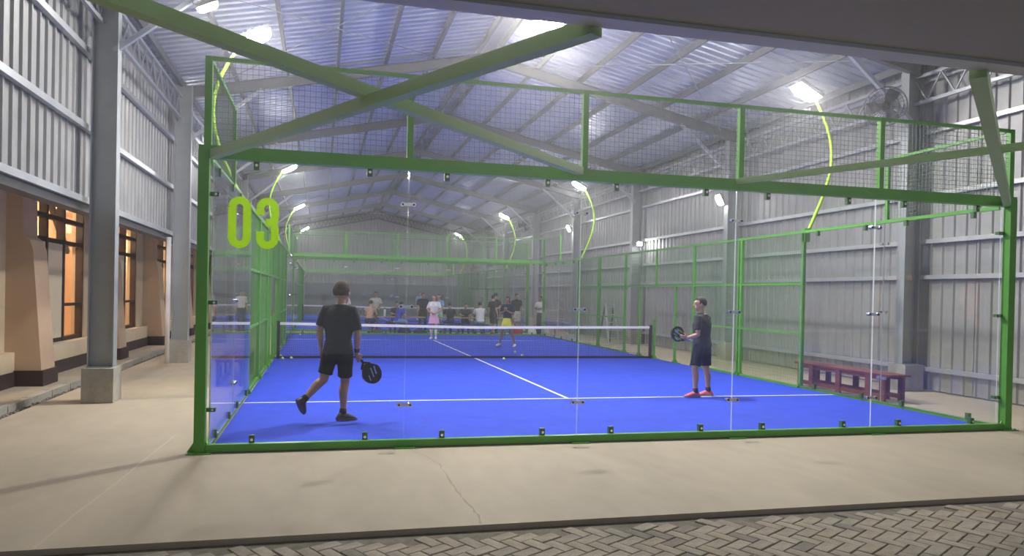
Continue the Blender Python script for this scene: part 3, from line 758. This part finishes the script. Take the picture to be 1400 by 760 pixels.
# ------------------------------------------------------------------ people
def fuse(name, mb, m, voxel, parent, smooth=4, iters=None):
    """join overlapping closed shapes into one continuous skin"""
    me = mb.mesh(name, m); o = bpy.data.objects.new(name, me); COL.objects.link(o)
    md = o.modifiers.new('r', 'REMESH'); md.mode = 'VOXEL'; md.voxel_size = voxel; md.use_smooth_shade = True
    sm = o.modifiers.new('s', 'SMOOTH'); sm.factor = .5; sm.iterations = smooth
    dg = bpy.context.evaluated_depsgraph_get(); n = bpy.data.meshes.new_from_object(o.evaluated_get(dg))
    o.modifiers.clear(); o.data = n; bpy.data.meshes.remove(me); n.name = name
    if not len(n.materials): n.materials.append(M[m])
    n.polygons.foreach_set('use_smooth', [True] * len(n.polygons))
    o.parent = parent; return o
def lerp(a, b, t): return V(a) + (V(b) - V(a)) * t
def hand(b, w, d, n, curl, thumb_side, s=1.0):
    """palm and five bent fingers: w wrist, d finger direction, n palm normal (the way fingers close)"""
    w, d, n = V(w), V(d).normalized(), V(n); n = (n - d * n.dot(d)).normalized(); l = d.cross(n).normalized() * thumb_side
    b.rings([(w - d * .02 * s, l * .024 * s, n * .020 * s), (w + d * .02 * s, l * .032 * s, n * .018 * s), (w + d * .06 * s, l * .041 * s, n * .015 * s), (w + d * .088 * s, l * .040 * s, n * .012 * s)], 10)
    for q, ln in ((.030, .066), (.010, .075), (-.010, .070), (-.029, .055)):
        p = w + d * .08 * s + l * q * s; pts = [p]; a = curl * .5
        for seg in (.45, .32, .27):
            dd = d * math.cos(a) + n * math.sin(a) + l * q * .8; p = p + dd.normalized() * ln * seg * s; pts.append(p); a += curl
        b.tube(pts, [.0098 * s, .0092 * s, .0085 * s, .0070 * s], 7)
    p = w + d * .022 * s + l * .026 * s; pts = [p, p + (l * .75 + d * .6 + n * .25).normalized() * .034 * s]
    pts.append(pts[-1] + (l * .35 + d * .8 + n * (.3 + .5 * min(1, curl))).normalized() * .030 * s); pts.append(pts[-1] + (d * .9 - l * .1 + n * (.3 + .5 * min(1, curl))).normalized() * .024 * s)
    b.tube(pts, [.0135 * s, .0115 * s, .0105 * s, .0085 * s], 7)
def head_parts(b, c, fd, s):
    f = V(fd).normalized(); r = f.cross(Z_).normalized(); u = r.cross(f)
    b.ball(c + u * .02 * s - f * .012 * s, r * .074 * s, f * .094 * s, u * .100 * s, 16, 10)
    b.ball(c - u * .045 * s + f * .022 * s, r * .056 * s, f * .066 * s, u * .072 * s, 14, 8)
    b.ball(c - u * .095 * s + f * .060 * s, r * .026 * s, f * .022 * s, u * .018 * s, 8, 5)
    b.tube([c + u * .020 * s + f * .080 * s, c - u * .012 * s + f * .100 * s, c - u * .030 * s + f * .106 * s, c - u * .036 * s + f * .085 * s], [.009 * s, .012 * s, .015 * s, .012 * s], 8)
    b.tube([c + u * .030 * s + f * .078 * s - r * .045 * s, c + u * .034 * s + f * .086 * s, c + u * .030 * s + f * .078 * s + r * .045 * s], .010 * s, 7)
    for sg in (-1, 1): b.ball(c - u * .012 * s + r * .083 * s * sg - f * .006 * s, r * .011 * s, f * .020 * s, u * .032 * s, 8, 6)
    return f, r, u
def figure(label, base, J, st, s=1.0, vox=.010, group=None):
    t = tag(empty('person', base), label, 'person', group)
    J = {k: V(v) if isinstance(v, (tuple, list, Vector)) else v for k, v in J.items()}
    sk = st.get('skin', 'skin2'); b = MB()
    lat = (J['sr'] - J['sl']); lat = lat.normalized(); hl = (J['hr'] - J['hl']).normalized()
    hip = (J['hl'] + J['hr']) / 2; sh = (J['sl'] + J['sr']) / 2; nb = J['nb']; hc = J['hc']
    up = (sh - hip).normalized(); fwd_s = up.cross(lat).normalized(); fwd_h = V((0, 0, 1)).cross(hl).normalized()
    fem = st.get('fem', 0)
    def torso(mb, e, lo, hi):
        rs = []
        spec = [(-.10, .145, .105, 0), (-.03, .165, .118, 0), (.10, .155, .108, 0), (.32, .135 - .012 * fem, .098, .005), (.55, .150, .108, .008), (.78, .172, .115, .008), (.92, .163, .096, .0), (1.0, .130, .080, -.006), (1.05, .088, .066, -.010), (1.10, .064, .060, -.010)]
        for f, rx, ry, off in spec:
            if f < lo or f > hi: continue
            l = hl.lerp(lat, max(0, min(1, f))).normalized(); c = hip.lerp(sh, f) if f <= 1 else sh.lerp(nb, (f - 1) / .11)
            fw = up.cross(l).normalized(); w = st.get('bulk', 1.0)
            rs.append((c + fw * off, l * (rx * s * w + e), fw * (ry * s * w + e)))
        mb.rings(rs, 18)
    torso(b, 0, -1, 2)
    b.tube([sh - up * .02, nb, nb.lerp(hc, .55)], [.062 * s, .056 * s, .052 * s], 12)
    hk = s * st.get('head', 1.05); face, hr_, hu = head_parts(b, hc, J['face'], hk)
    for side, sg in (('l', -1), ('r', 1)):
        S_, E_, W_ = J['s' + side], J['e' + side], J['w' + side]
        b.tube([S_.lerp(sh, .25), S_, S_.lerp(E_, .35), S_.lerp(E_, .8), E_, E_.lerp(W_, .3), E_.lerp(W_, .75), W_], [q * s for q in (.050, .050, .047, .041, .040, .043, .032, .026)], 10)
        hand(b, W_, J['d' + side], J['n' + side], J.get('c' + side, .3), J.get('t' + side, 1), s)
        H_, K_, A_ = J['h' + side], J['k' + side], J['a' + side]; T_ = J['t_' + side]
        back = -(K_ - (H_ + A_) / 2); cd = (A_ - K_).normalized(); 
        bk = -(T_ - A_); bk = bk - cd * bk.dot(cd); bk = bk.normalized() if bk.length > 1e-4 else V((0, 0, 0))
        b.tube([H_ + V((0, 0, .03)), H_.lerp(K_, .25), H_.lerp(K_, .7), K_, K_.lerp(A_, .28) + bk * .016, K_.lerp(A_, .7), A_], [q * s * st.get('leg', 1) for q in (.088, .083, .064, .055, .057, .041, .037)], 12)
        b.tube([A_, A_.lerp(T_, .12), A_.lerp(T_, .3)], [.037 * s, .034 * s, .022 * s], 8)
    fuse('body', b, sk, vox, t)
    # clothes
    if st.get('top'):
        c = MB(); torso(c, st.get('loose', .016) * s, -.12 if not st.get('tuck') else .06, 1.1)
        for side in 'lr':
            S_, E_ = J['s' + side], J['e' + side]; k = st.get('sleeve', .72)
            c.tube([S_.lerp(sh, .45) , S_.lerp(sh, .05), S_.lerp(E_, .3), S_.lerp(E_, k)], [.068 * s, .074 * s, .069 * s, .069 * s], 12)
            if st.get('long'): W_ = J['w' + side]; c.tube([S_.lerp(E_, .5), E_, W_.lerp(E_, .08)], [.06 * s, .052 * s, .038 * s], 10)
        fuse('shirt', c, st['top'], max(vox, .011), t, 5)
        if st.get('collar'):
            MB().tube([nb + (V((math.cos(a) * lat.x, math.cos(a) * lat.y, 0)) + fwd_s * math.sin(a)) * .068 * s + V((0, 0, -.012 + .012 * math.cos(a) ** 2)) for a in [i * PI / 8 for i in range(17)]], .012 * s, 7).build('collar', st['top'], t, True)
    bt = st.get('bottom')
    if bt:
        c = MB(); lng = st.get('blen', .78); rs = []
        w = st.get('bulk', 1.0)
        for f, rx, ry in ((-.14, .150, .118), (-.03, .172, .126), (.10, .163, .118), (.22, .150, .110)):
            rs.append((hip.lerp(sh, f), hl * (rx * s * w + .010), fwd_h * (ry * s * w + .010)))
        if st.get('skirt'):
            dn = V((0, 0, -1)); c.rings([(hip + V((0, 0, .12 * s)), hl * .135 * s, fwd_h * .112 * s), (hip, hl * .175 * s, fwd_h * .135 * s), (hip + dn * .14 * s, hl * .205 * s, fwd_h * .165 * s), (hip + dn * .29 * s, hl * .235 * s, fwd_h * .195 * s)], 22)
        else:
            c.rings(rs, 18)
            for side in 'lr':
                H_, K_, A_ = J['h' + side], J['k' + side], J['a' + side]
                if lng <= 1: c.tube([H_ + V((0, 0, .03)), H_.lerp(K_, .25), H_.lerp(K_, lng * .7), H_.lerp(K_, lng)], [q * s for q in (.100, .103, .094, .093)], 14)
                else: c.tube([H_ + V((0, 0, .03)), H_.lerp(K_, .25), K_, K_.lerp(A_, .5), K_.lerp(A_, .93)], [q * s for q in (.098, .098, .074, .066, .058)], 14)
        fuse('skirt' if st.get('skirt') else ('trousers' if lng > 1 else 'shorts'), c, bt, max(vox, .011), t, 4)
    for side in 'lr':
        A_, T_, K_ = J['a' + side], J['t_' + side], J['k' + side]
        d = (T_ - A_); cd = (A_ - K_).normalized(); dd = d - cd * d.dot(cd); dd = dd.normalized(); sd = dd.cross(cd).normalized(); dn = dd.cross(sd).normalized()
        if dn.dot(cd) < 0: dn = -dn
        g = A_ + dn * .062 * s         # ground point under the ankle along the shank
        sh_ = MB(); sh_.rings([(g - dd * .075 * s - dn * .004, sd * .022 * s, -dn * .030 * s), (g - dd * .055 * s - dn * .03 * s, sd * .036 * s, -dn * .046 * s), (g - dn * .046 * s, sd * .043 * s, -dn * .060 * s), (g + dd * .07 * s - dn * .034 * s, sd * .046 * s, -dn * .044 * s), (g + dd * .14 * s - dn * .022 * s, sd * .047 * s, -dn * .030 * s), (g + dd * .185 * s - dn * .014 * s, sd * .034 * s, -dn * .020 * s), (g + dd * .20 * s - dn * .012 * s, sd * .012 * s, -dn * .010 * s)], 14)
        so = sh_.build('shoe', st.get('shoes', 'shoe_black'), t, True)
        ol = []
        for q, wd in ((-.085, .018), (-.07, .034), (-.03, .040), (.05, .043), (.12, .049), (.17, .042), (.20, .020)): ol.append((q, wd))
        poly = [(q, wd) for q, wd in ol] + [(q, -wd) for q, wd in reversed(ol)]
        MB().prism([(a * s, c_ * s) for a, c_ in poly], lambda p, e: g + dd * p[0] + sd * p[1] + dn * ((.008 - .026 * e) * s)).build('sole', st.get('sole', 'sole_dark'), so)
        if st.get('sock'):
            top = K_.lerp(A_, st['sock']); MB().tube([top, top.lerp(A_, .5), A_ + cd * .02], [(.058 if st['sock'] < .5 else .043) * s, .047 * s, .041 * s], 12).build('sock', st.get('sockm', 'cl_white'), t, True)
    if st.get('wristband'):
        E_, W_ = J['e' + st['wristband']], J['w' + st['wristband']]; MB().tube([W_.lerp(E_, .30), W_.lerp(E_, .12)], [.037 * s, .033 * s], 12).build('wristband', 'cl_black', t, True)
    # hair: follows the skull, tucked under the skin on the face side
    hs = st.get('hair_len', 0); hv = st.get('hair_vol', 1.0)
    def warp(q):
        # q in head axes: x right, y forward, z up
        back = -q.y; k = 1.0
        if q.y > .30 and q.z < .50: k = .86
        if q.z < -.25 and q.y > -.35: k = .86
        if q.z < -.55: k = .86 if hs < .5 else 1.0
        return k * (1 + .02 * math.sin(q.x * 23) * math.sin(q.z * 19 + q.y * 17))
    if st.get('hair', 'hair_dark'):
        hb = MB(); hb.ball(hc + hu * .024 * hk - face * .016 * hk, hr_ * .083 * hk * hv, face * .102 * hk * hv, hu * .104 * hk * hv, 24, 16, warp=warp)
        if hs >= .5: hb.rings([(hc + hu * .03 * hk - face * .06 * hk, hr_ * .070 * hk, face * .045 * hk), (hc - hu * .07 * hk - face * .085 * hk, hr_ * .07 * hk, face * .035 * hk), (hc - hu * (.10 + .10 * hs) * hk - face * .10 * hk, hr_ * .04 * hk, face * .025 * hk)], 12)
        if st.get('bun'): hb.ball(hc + hu * .05 * hk - face * .13 * hk, hr_ * .04 * hk, face * .04 * hk, hu * .04 * hk, 10, 7)
        hb.build('hair', st.get('hair', 'hair_dark'), t, True)
    if st.get('band'):
        MB().tube([hc + hu * .055 * hk - face * .012 * hk + (hr_ * math.cos(a) * .086 + face * math.sin(a) * .104) * hk for a in [i * PI / 10 for i in range(21)]], .010, 6).build('headband', 'cl_white', t, True)
    if st.get('cap'):
        c = MB(); c.ball(hc + hu * .05 * hk - face * .01 * hk, hr_ * .088 * hk, face * .106 * hk, hu * .09 * hk, 16, 10); c.rings([(hc + hu * .055 * hk + face * .07 * hk, hr_ * .07 * hk, hu * .008), (hc + hu * .05 * hk + face * .13 * hk, hr_ * .055 * hk, hu * .007), (hc + hu * .045 * hk + face * .165 * hk, hr_ * .03 * hk, hu * .006)], 12); c.build('cap', st['cap'], t, True)
    for sg in (-1, 1):
        e = hc + hu * .008 * hk + hr_ * .031 * hk * sg + face * .080 * hk
        eo = MB().ball(e, hr_ * .0135 * hk, face * .010 * hk, hu * .0075 * hk, 10, 6).build('eye', 'eye', t, True)
        MB().ball(e + face * .0065 * hk, hr_ * .006 * hk, face * .005 * hk, hu * .006 * hk, 8, 5).build('iris', 'pupil', eo, True)
    MB().tube([hc - hu * .062 * hk + hr_ * .024 * hk * q + face * (.083 - .006 * q * q) * hk for q in (-1, -.5, 0, .5, 1)], [.003, .006, .007, .006, .003], 7, flat=.8).build('lips', 'lip', t, True)
    return t

# generic poses: forward is +y, right is +x
def rotz(J, a):
    R = Matrix.Rotation(a, 3, 'Z'); return {k: (R @ V(v) if isinstance(v, (tuple, list, Vector)) else v) for k, v in J.items()}
def stand(h, arms='down', step=.06, turn=0, lean=0):
    k = h / 1.75
    J = dict(hl=(-.088, 0, .90), hr=(.088, 0, .90), kl=(-.10, .03 + step, .48), kr=(.10, .03, .48), al=(-.115, step * 1.2, .085), ar=(.115, -step, .085), t_l=(-.14, step + .2, .02), t_r=(.15, .16, .02),
             sl=(-.185, -.0 + lean, 1.42), sr=(.185, lean, 1.42), nb=(0, -.0 + lean, 1.50), hc=(0, .035 + lean * 1.2, 1.635), face=(math.sin(turn), math.cos(turn), -.05))
    if arms == 'down': J.update(el=(-.235, -.03 + lean, 1.14), er=(.235, -.03 + lean, 1.14), wl=(-.245, .05 + lean, .90), wr=(.245, .05 + lean, .90), dl=(.02, .15, -1), dr=(-.02, .15, -1), nl=(1, .2, 0), nr=(-1, .2, 0), tl=-1, tr=1)
    if arms == 'crossed': J.update(el=(-.24, .07, 1.17), er=(.24, .07, 1.17), wl=(.04, .20, 1.20), wr=(-.03, .24, 1.15), dl=(.9, .1, .15), dr=(-.9, .05, .15), nl=(0, -1, 0), nr=(0, -1, 0), tl=-1, tr=1, cl=.5, cr=.5)
    if arms == 'front': J.update(el=(-.25, .0, 1.16), er=(.25, .0, 1.16), wl=(-.08, .22, 1.02), wr=(.08, .22, 1.04), dl=(.7, .5, -.1), dr=(-.7, .5, -.1), nl=(.2, -.9, 0), nr=(-.2, -.9, 0), tl=-1, tr=1, cl=.5, cr=.5)
    if arms == 'chest': J.update(el=(-.24, .06, 1.14), er=(.24, .06, 1.14), wl=(-.03, .20, 1.27), wr=(.03, .22, 1.25), dl=(.5, .2, .8), dr=(-.5, .2, .8), nl=(.2, -1, .1), nr=(-.2, -1, .1), tl=-1, tr=1, cl=.7, cr=.7)
    if arms == 'table': J.update(el=(-.24, .12 + lean, 1.16), er=(.24, .12 + lean, 1.16), wl=(-.20, .32 + lean, 1.02), wr=(.20, .32 + lean, 1.02), dl=(.1, 1, -.2), dr=(-.1, 1, -.2), nl=(0, 0, -1), nr=(0, 0, -1), tl=-1, tr=1)
    return {a: (tuple(q * k for q in v) if isinstance(v, tuple) and a[0] not in 'dn' or a == 'nb' else v) for a, v in J.items()}, k
def sit(h, lean=.12, arms='table', turn=0, knees=.12):
    k = h / 1.75
    J = dict(hl=(-.09, 0, .56), hr=(.09, 0, .56), kl=(-knees, .42, .53), kr=(knees, .42, .53), al=(-knees, .40, .09), ar=(knees, .36, .09), t_l=(-knees - .02, .58, .02), t_r=(knees + .02, .54, .02),
             sl=(-.185, lean, 1.03), sr=(.185, lean, 1.03), nb=(0, lean * 1.1, 1.11), hc=(0, lean * 1.2 + .045, 1.245), face=(math.sin(turn), math.cos(turn), -.2))
    if arms == 'table': J.update(el=(-.25, lean + .14, .83), er=(.25, lean + .14, .83), wl=(-.14, lean + .36, .82), wr=(.14, lean + .36, .82), dl=(.3, 1, 0), dr=(-.3, 1, 0), nl=(0, 0, -1), nr=(0, 0, -1), tl=-1, tr=1)
    if arms == 'knees': J.update(el=(-.24, lean + .10, .80), er=(.24, lean + .10, .80), wl=(-.12, lean + .30, .68), wr=(.12, lean + .30, .68), dl=(.3, 1, -.3), dr=(-.3, 1, -.3), nl=(0, 0, -1), nr=(0, 0, -1), tl=-1, tr=1)
    return {a: (tuple(q * k for q in v) if isinstance(v, tuple) and a[0] not in 'dn' or a == 'nb' else v) for a, v in J.items()}, k
def person(label, x, y, pose, yaw, st, vox=.014, z=0):
    J, k = pose; J = rotz(J, yaw); return figure(label, (x, y, z), J, st, k, vox)

# the two near players, posed joint by joint (offsets from the standing foot)
f1 = V((.35, .93, 0)); r1 = V((.93, -.35, 0))
man1 = dict(hl=(-.165, .03, .875), hr=(.015, -.03, .875), kr=(.025, .06, .485), ar=(.0, .0, .084), t_r=(.17, .07, .020), kl=(-.245, .02, .53), al=(-.495, -.14, .285), t_l=(-.575, -.13, .10),
            sl=(-.235, .06, 1.415), sr=(.105, -.055, 1.405), nb=(-.045, .01, 1.495), hc=(-.030, .05, 1.628), face=(.55, .80, -.05),
            el=(-.305, .03, 1.155), er=(.165, -.09, 1.105), wl=(-.285, .09, .925), wr=(.160, .0, .855), dl=(.03, .12, -1), dr=(.45, .1, -.9), nl=(.9, -.3, 0), nr=(-.3, .95, .0), tl=-1, tr=1, cl=.35, cr=1.15)
figure('man in black T-shirt and shorts striding with a racket, near left of court', (1.39, 1.46, .022), man1, dict(skin='skin2', top='cl_black', bottom='cl_black', blen=.80, hair='hair_brown', shoes='shoe_black', sole='sole_dark', bulk=1.06, loose=.022, leg=1.04, head=1.19, hair_vol=1.05, sleeve=.82, sock=.82, sockm='cl_black', wristband='r'), 1.02, .0075)
man2 = dict(hl=(-.055, -.055, .875), hr=(.115, .055, .875), kl=(-.150, -.09, .475), al=(-.125, -.09, .080), t_l=(-.345, -.05, .018), kr=(.145, .05, .465), ar=(.205, .06, .080), t_r=(.07, .14, .018),
            sl=(-.135, -.115, 1.325), sr=(.180, .115, 1.320), nb=(.015, .015, 1.405), hc=(-.010, .035, 1.560), face=(-.97, .24, -.03),
            el=(-.150, -.17, 1.055), er=(.12, .22, 1.06), wl=(-.245, .0, .995), wr=(-.14, .15, .955), dl=(-.95, .15, .12), dr=(-.85, -.25, .12), nl=(.0, .9, .3), nr=(.1, -.9, .3), tl=-1, tr=1, cl=.7, cr=1.1)
figure('young man in dark top and pink shoes holding a racket, right of court', (7.35, 3.05, .022), man2, dict(skin='skin', top='cl_char', bottom='cl_navy', blen=.86, hair='hair_dark', shoes='shoe_pink', sole='sole', bulk=1.06, loose=.030, sock=.80, sockm='cl_char', collar=True), .98, .0075)
def racket(p, d, n, L, label, face_m, marks):
    """p end of grip, d axis towards the head, n normal of the face"""
    p, d, n = V(p), V(d).normalized(), V(n); n = (n - d * n.dot(d)).normalized(); l = d.cross(n)
    t = tag(empty('padel_racket', p), label, 'racket'); c = d * .305; ol = []; oi = []
    for i in range(32):
        a = 2 * PI * i / 32; w = .13 * (1 - .10 * math.cos(a) * -1 * (math.cos(a) < 0)); ax, ay = math.cos(a), math.sin(a)
        taper = 1 if ax > -.2 else 1 - .38 * (-ax - .2) / .8
        ol.append((ax * .145, ay * .13 * taper)); oi.append((ax * .128, ay * .114 * taper))
    MB().prism(oi, lambda q, e: c + d * q[0] + l * q[1] + n * (.015 - .03 * e)).build('hitting_face', face_m, t)
    rm = MB(); N = 32
    vs = [c + d * q[0] + l * q[1] + n * sg * .019 for sg in (-1, 1) for o_ in (ol, oi) for q in o_]; fs = []
    for i in range(N):
        j = (i + 1) % N; fs += [(i, j, N + j, N + i), (2 * N + i, 3 * N + i, 3 * N + j, 2 * N + j), (i, 2 * N + i, 2 * N + j, j), (N + i, N + j, 3 * N + j, 3 * N + i)]
    rm.add(vs, fs); rm.build('frame', 'racket_dark', t)
    b = MB()
    for sg in (-1, 1): b.tube([d * .135, d * .155 + l * sg * .035, d * .19 + l * sg * .075], [.014, .014, .014], 8)
    b.build('throat', 'racket_dark', t, True)
    MB().tube([(0, 0, 0), d * .01, d * .14], [.019, .017, .016], 10).build('grip', 'black' if face_m != 'racket_face' else 'cl_white', t, True)
    MB().tube([V((0, 0, 0)), -d * .03 + l * .03, -d * .05, -d * .03 - l * .03, V((0, 0, 0))], .004, 6).build('wrist_cord', 'black', t)
    h = MB()
    for i in range(-3, 4):
        for j in range(-3, 4):
            if i * i + j * j < 9: h.disc(c + d * (.03 * i + .01) + l * .028 * j, n, .006, .0315, 8)
    h.build('drilled_holes', 'rubber', t, stuff=True)
    for (a0, b0, a1, b1, w, m) in marks:
        q0, q1 = c + d * a0 + l * b0, c + d * a1 + l * b1; mk = MB(); mk.beam(q0, q1, w, .0326, up=n); mk.build('face_stripe', m, t)
    return t
racket((1.39 + .165, 1.49, .865), (.62, .06, -.78), (.25, -.95, .12), .45, 'dark padel racket with pale marks in the hand of the striding man', 'racket_dark',
       [(-.05, -.08, .05, -.04, .016, 'racket_blue'), (-.06, -.03, .06, .01, .014, 'racket_blue'), (.0, .05, .07, .07, .012, 'racket_blue')])
racket((7.255, 3.17, .955), (-.88, -.12, .36), (.30, -.93, .1), .45, 'green and dark patterned padel racket held by the young man in pink shoes', 'racket_face',
       [(-.07, -.07, .07, -.07, .03, 'racket_green'), (-.09, .0, .09, .02, .022, 'racket_blue'), (-.06, .06, .06, .07, .03, 'racket_green'), (.03, -.03, .10, -.03, .02, 'racket_green'), (-.02, -.10, .05, -.09, .016, 'cl_white'), (.02, .04, .10, .04, .022, 'racket_blue')])
MB().beam((7.355, 2.935, 1.424), (7.425, 2.995, 1.42), .02, .012).build('shirt_mark', 'cl_white', [o for o in COL.objects if o.get('label', '').startswith('young man in dark')][0]).location = (-7.35, -3.05, -.022)

SP = dict
person('girl in white shirt, pink skirt and long white socks standing on the far service line', 5.10, 17.55, stand(1.60, 'front', .10, .3), PI - .35, SP(skin='skin', top='cl_white', bottom='cl_pink', skirt=1, fem=1, hair='hair_red', hair_len=.6, shoes='shoe_white', sole='shoe_white', sock=.25, tuck=1), .012, .022)
wp, wk = stand(1.60, 'chest', .04, 0); wp = dict(wp); wp.update(kl=(-.17, .05, .47), al=(-.26, .0, .085), t_l=(-.30, .20, .02), kr=(.17, .03, .47), ar=(.27, -.02, .085), t_r=(.33, .17, .02), hl=(-.09, 0, .86), hr=(.09, 0, .86))
person('woman in dark top and yellow skirt standing beyond the net, hands at her chest', 6.90, 13.95, (wp, wk), PI * .80, SP(skin='skin3', top='cl_navy', bottom='cl_yellow', skirt=1, fem=1, hair='hair_dark', hair_len=.5, bun=1, shoes='shoe_white', sole='sole', tuck=1), .012, .022)
# people between the courts
person('shirtless man sitting on the left low bench, bent over the table, back to the camera', 2.95, 20.48, sit(1.72, .22, 'knees', .5), -.35, SP(skin='skin', bottom='cl_black', blen=.8, hair='hair_dark'))
person('man in pale grey shirt standing behind the left table, facing the camera', 3.32, 22.05, stand(1.70, 'front'), PI - .1, SP(skin='skin3', top='cl_grey', bottom='cl_olive', blen=1.2, hair='hair_dark', collar=True))
person('man in royal blue T-shirt sitting sideways on the left low bench, looking right', 4.05, 20.5, sit(1.70, .16, 'knees', -.2), -1.15, SP(skin='skin', top='cl_blue', bottom='cl_denim', blen=.9, hair='hair_dark', shoes='shoe_white'))
person('person in black sitting behind the blue shirted man, across the left table', 4.15, 21.9, sit(1.68, .10, 'table', 0), PI + .2, SP(skin='skin2', top='cl_black', bottom='cl_black', blen=1.2, hair='hair_dark'))
person('person in white top standing behind the left table, half hidden by the striding man', 2.05, 22.0, stand(1.66, 'down'), PI - .5, SP(skin='skin2', top='cl_white', bottom='cl_char', blen=1.2, hair='hair_dark'))
person('player in sky blue shirt and pale shorts standing on the far court', 7.05, 35.6, stand(1.74, 'down'), PI + .1, SP(skin='skin', top='cl_sky', bottom='cl_grey', blen=.8, hair='hair_brown', shoes='shoe_white'), .018, .022)
person('dark haired person in black standing behind the girl in the pink skirt', 5.32, 22.0, stand(1.70, 'down'), PI, SP(skin='skin2', top='cl_black', bottom='cl_black', blen=1.2, hair='hair_dark'))
person('woman in sky blue T-shirt with white headband leaning over the right table', 6.02, 21.98, stand(1.64, 'table', .05, -.3, .06), PI - .5, SP(skin='skin', top='cl_sky', bottom='cl_mint', blen=.7, fem=1, hair='hair_dark', hair_len=.9, band=1))
person('person in black with back to the camera sitting left of the white shirted sitter', 6.25, 20.5, sit(1.70, .10, 'table'), .1, SP(skin='skin2', top='cl_black', bottom='cl_black', blen=1.2, hair='hair_dark'))
person('young person in charcoal top sitting across the right table, facing the camera', 7.12, 21.82, sit(1.66, .20, 'table'), PI - .1, SP(skin='skin2', top='cl_char', bottom='cl_navy', blen=1.2, hair='hair_dark'))
person('man in white T-shirt sitting at the right table with his back to the camera', 7.50, 20.5, sit(1.76, .08, 'table', .2), -.05, SP(skin='skin2', top='cl_white', bottom='cl_denim', blen=1.2, hair='hair_dark', bulk=1.08))
person('man in black T-shirt standing sideways at the right end of the right table', 8.0, 20.40, stand(1.66, 'down', .05), -1.0, SP(skin='skin', top='cl_black', bottom='cl_black', blen=.9, hair='hair_dark'))
person('person in dark cap standing behind the man in the black T-shirt', 8.5, 21.9, stand(1.74, 'front'), PI * .7, SP(skin='skin', top='cl_char', bottom='cl_black', blen=1.2, hair='hair_dark', cap='cl_navy'))
person('man in black polo shirt and pale shorts standing behind the woman in yellow', 9.42, 21.85, stand(1.74, 'down', .03), PI + .1, SP(skin='skin2', top='cl_black', bottom='cl_grey', blen=.85, hair='hair_brown', collar=True))
person('man in white T-shirt standing with crossed arms by the far right corner post', 10.28, 21.1, stand(1.66, 'crossed', .05, .3), PI * .72, SP(skin='skin3', top='cl_white', bottom='cl_olive', blen=1.2, hair='hair_dark'))
def chair(x, y, rz, label):
    t = tag(empty('plastic_chair', (x, y, 0), rz), label, 'chair')
    MB().box(-.21, .21, -.2, .21, .42, .45).build('seat', 'darksteel', t)
    MB().prism([(-.20, .45), (-.27, .80), (-.24, .81), (-.17, .45)], lambda p, e: (-.2 + .4 * e, p[0], p[1])).build('backrest', 'darksteel', t)
    for sx in (-1, 1):
        for sy in (-1, 1): MB().beam((sx * .18, sy * .17, .42), (sx * .21, sy * .20, 0), .035).build('leg', 'darksteel', t)
chair(10.78, 21.2, -1.9, 'dark chair beside the man with crossed arms')
# bicycle seen through the first lit window
def bicycle():
    t = tag(empty('bicycle', (-5.3, 8.6, 0)), 'dark bicycle parked inside behind the first lit window', 'bicycle')
    for y in (-.5, .5): MB().tube([(0, y + .33 * math.cos(a), .34 + .33 * math.sin(a)) for a in [i * PI / 12 for i in range(25)]], .018, 6).build('wheel', 'black', t)
    f = MB()
    for a, b in (((0, -.5, .34), (0, -.1, .34)), ((0, -.1, .34), (0, -.25, .85)), ((0, -.1, .34), (0, .35, .82)), ((0, -.22, .78), (0, .35, .82)), ((0, .35, .9), (0, .5, .34)), ((0, -.5, .34), (0, -.22, .78))): f.beam(a, b, .03)
    f.build('frame', 'cl_red', t); MB().box(-.06, .06, -.36, -.14, .86, .9).build('saddle', 'black', t); MB().beam((-.26, .36, .98), (.26, .36, .98), .025).build('handlebar', 'black', t)
bicycle()

GROUPS = {'steel_column': 'steel columns along the hall sides', 'arc_floodlight': 'floodlights on lime curved poles', 'hall_floodlight': 'floodlights fixed to the hall', 'stay_bar': 'pale green stay bars above the front',
          'water_bottle': 'water bottles on the left table', 'low_bench': 'low benches at the long tables', 'long_table': 'long tables between the courts', 'slatted_bench': 'dark red benches beside the near court',
          'padel_net': 'padel nets', 'court_enclosure': 'padel court enclosures', 'wall_fan': 'wall fans on the right columns', 'sports_bag': 'bags on the floor between the courts', 'padel_racket': 'rackets of the two near players'}
for o in COL.objects:
    if o.parent is None and o.get('label') and not o.get('group'):
        g = GROUPS.get(o.name.split('.')[0])
        if g: o['group'] = g
    if o.name.split('.')[0] == 'person' and o.parent is None and 20 < o.location.y < 22.5: o['group'] = 'people resting between the courts'
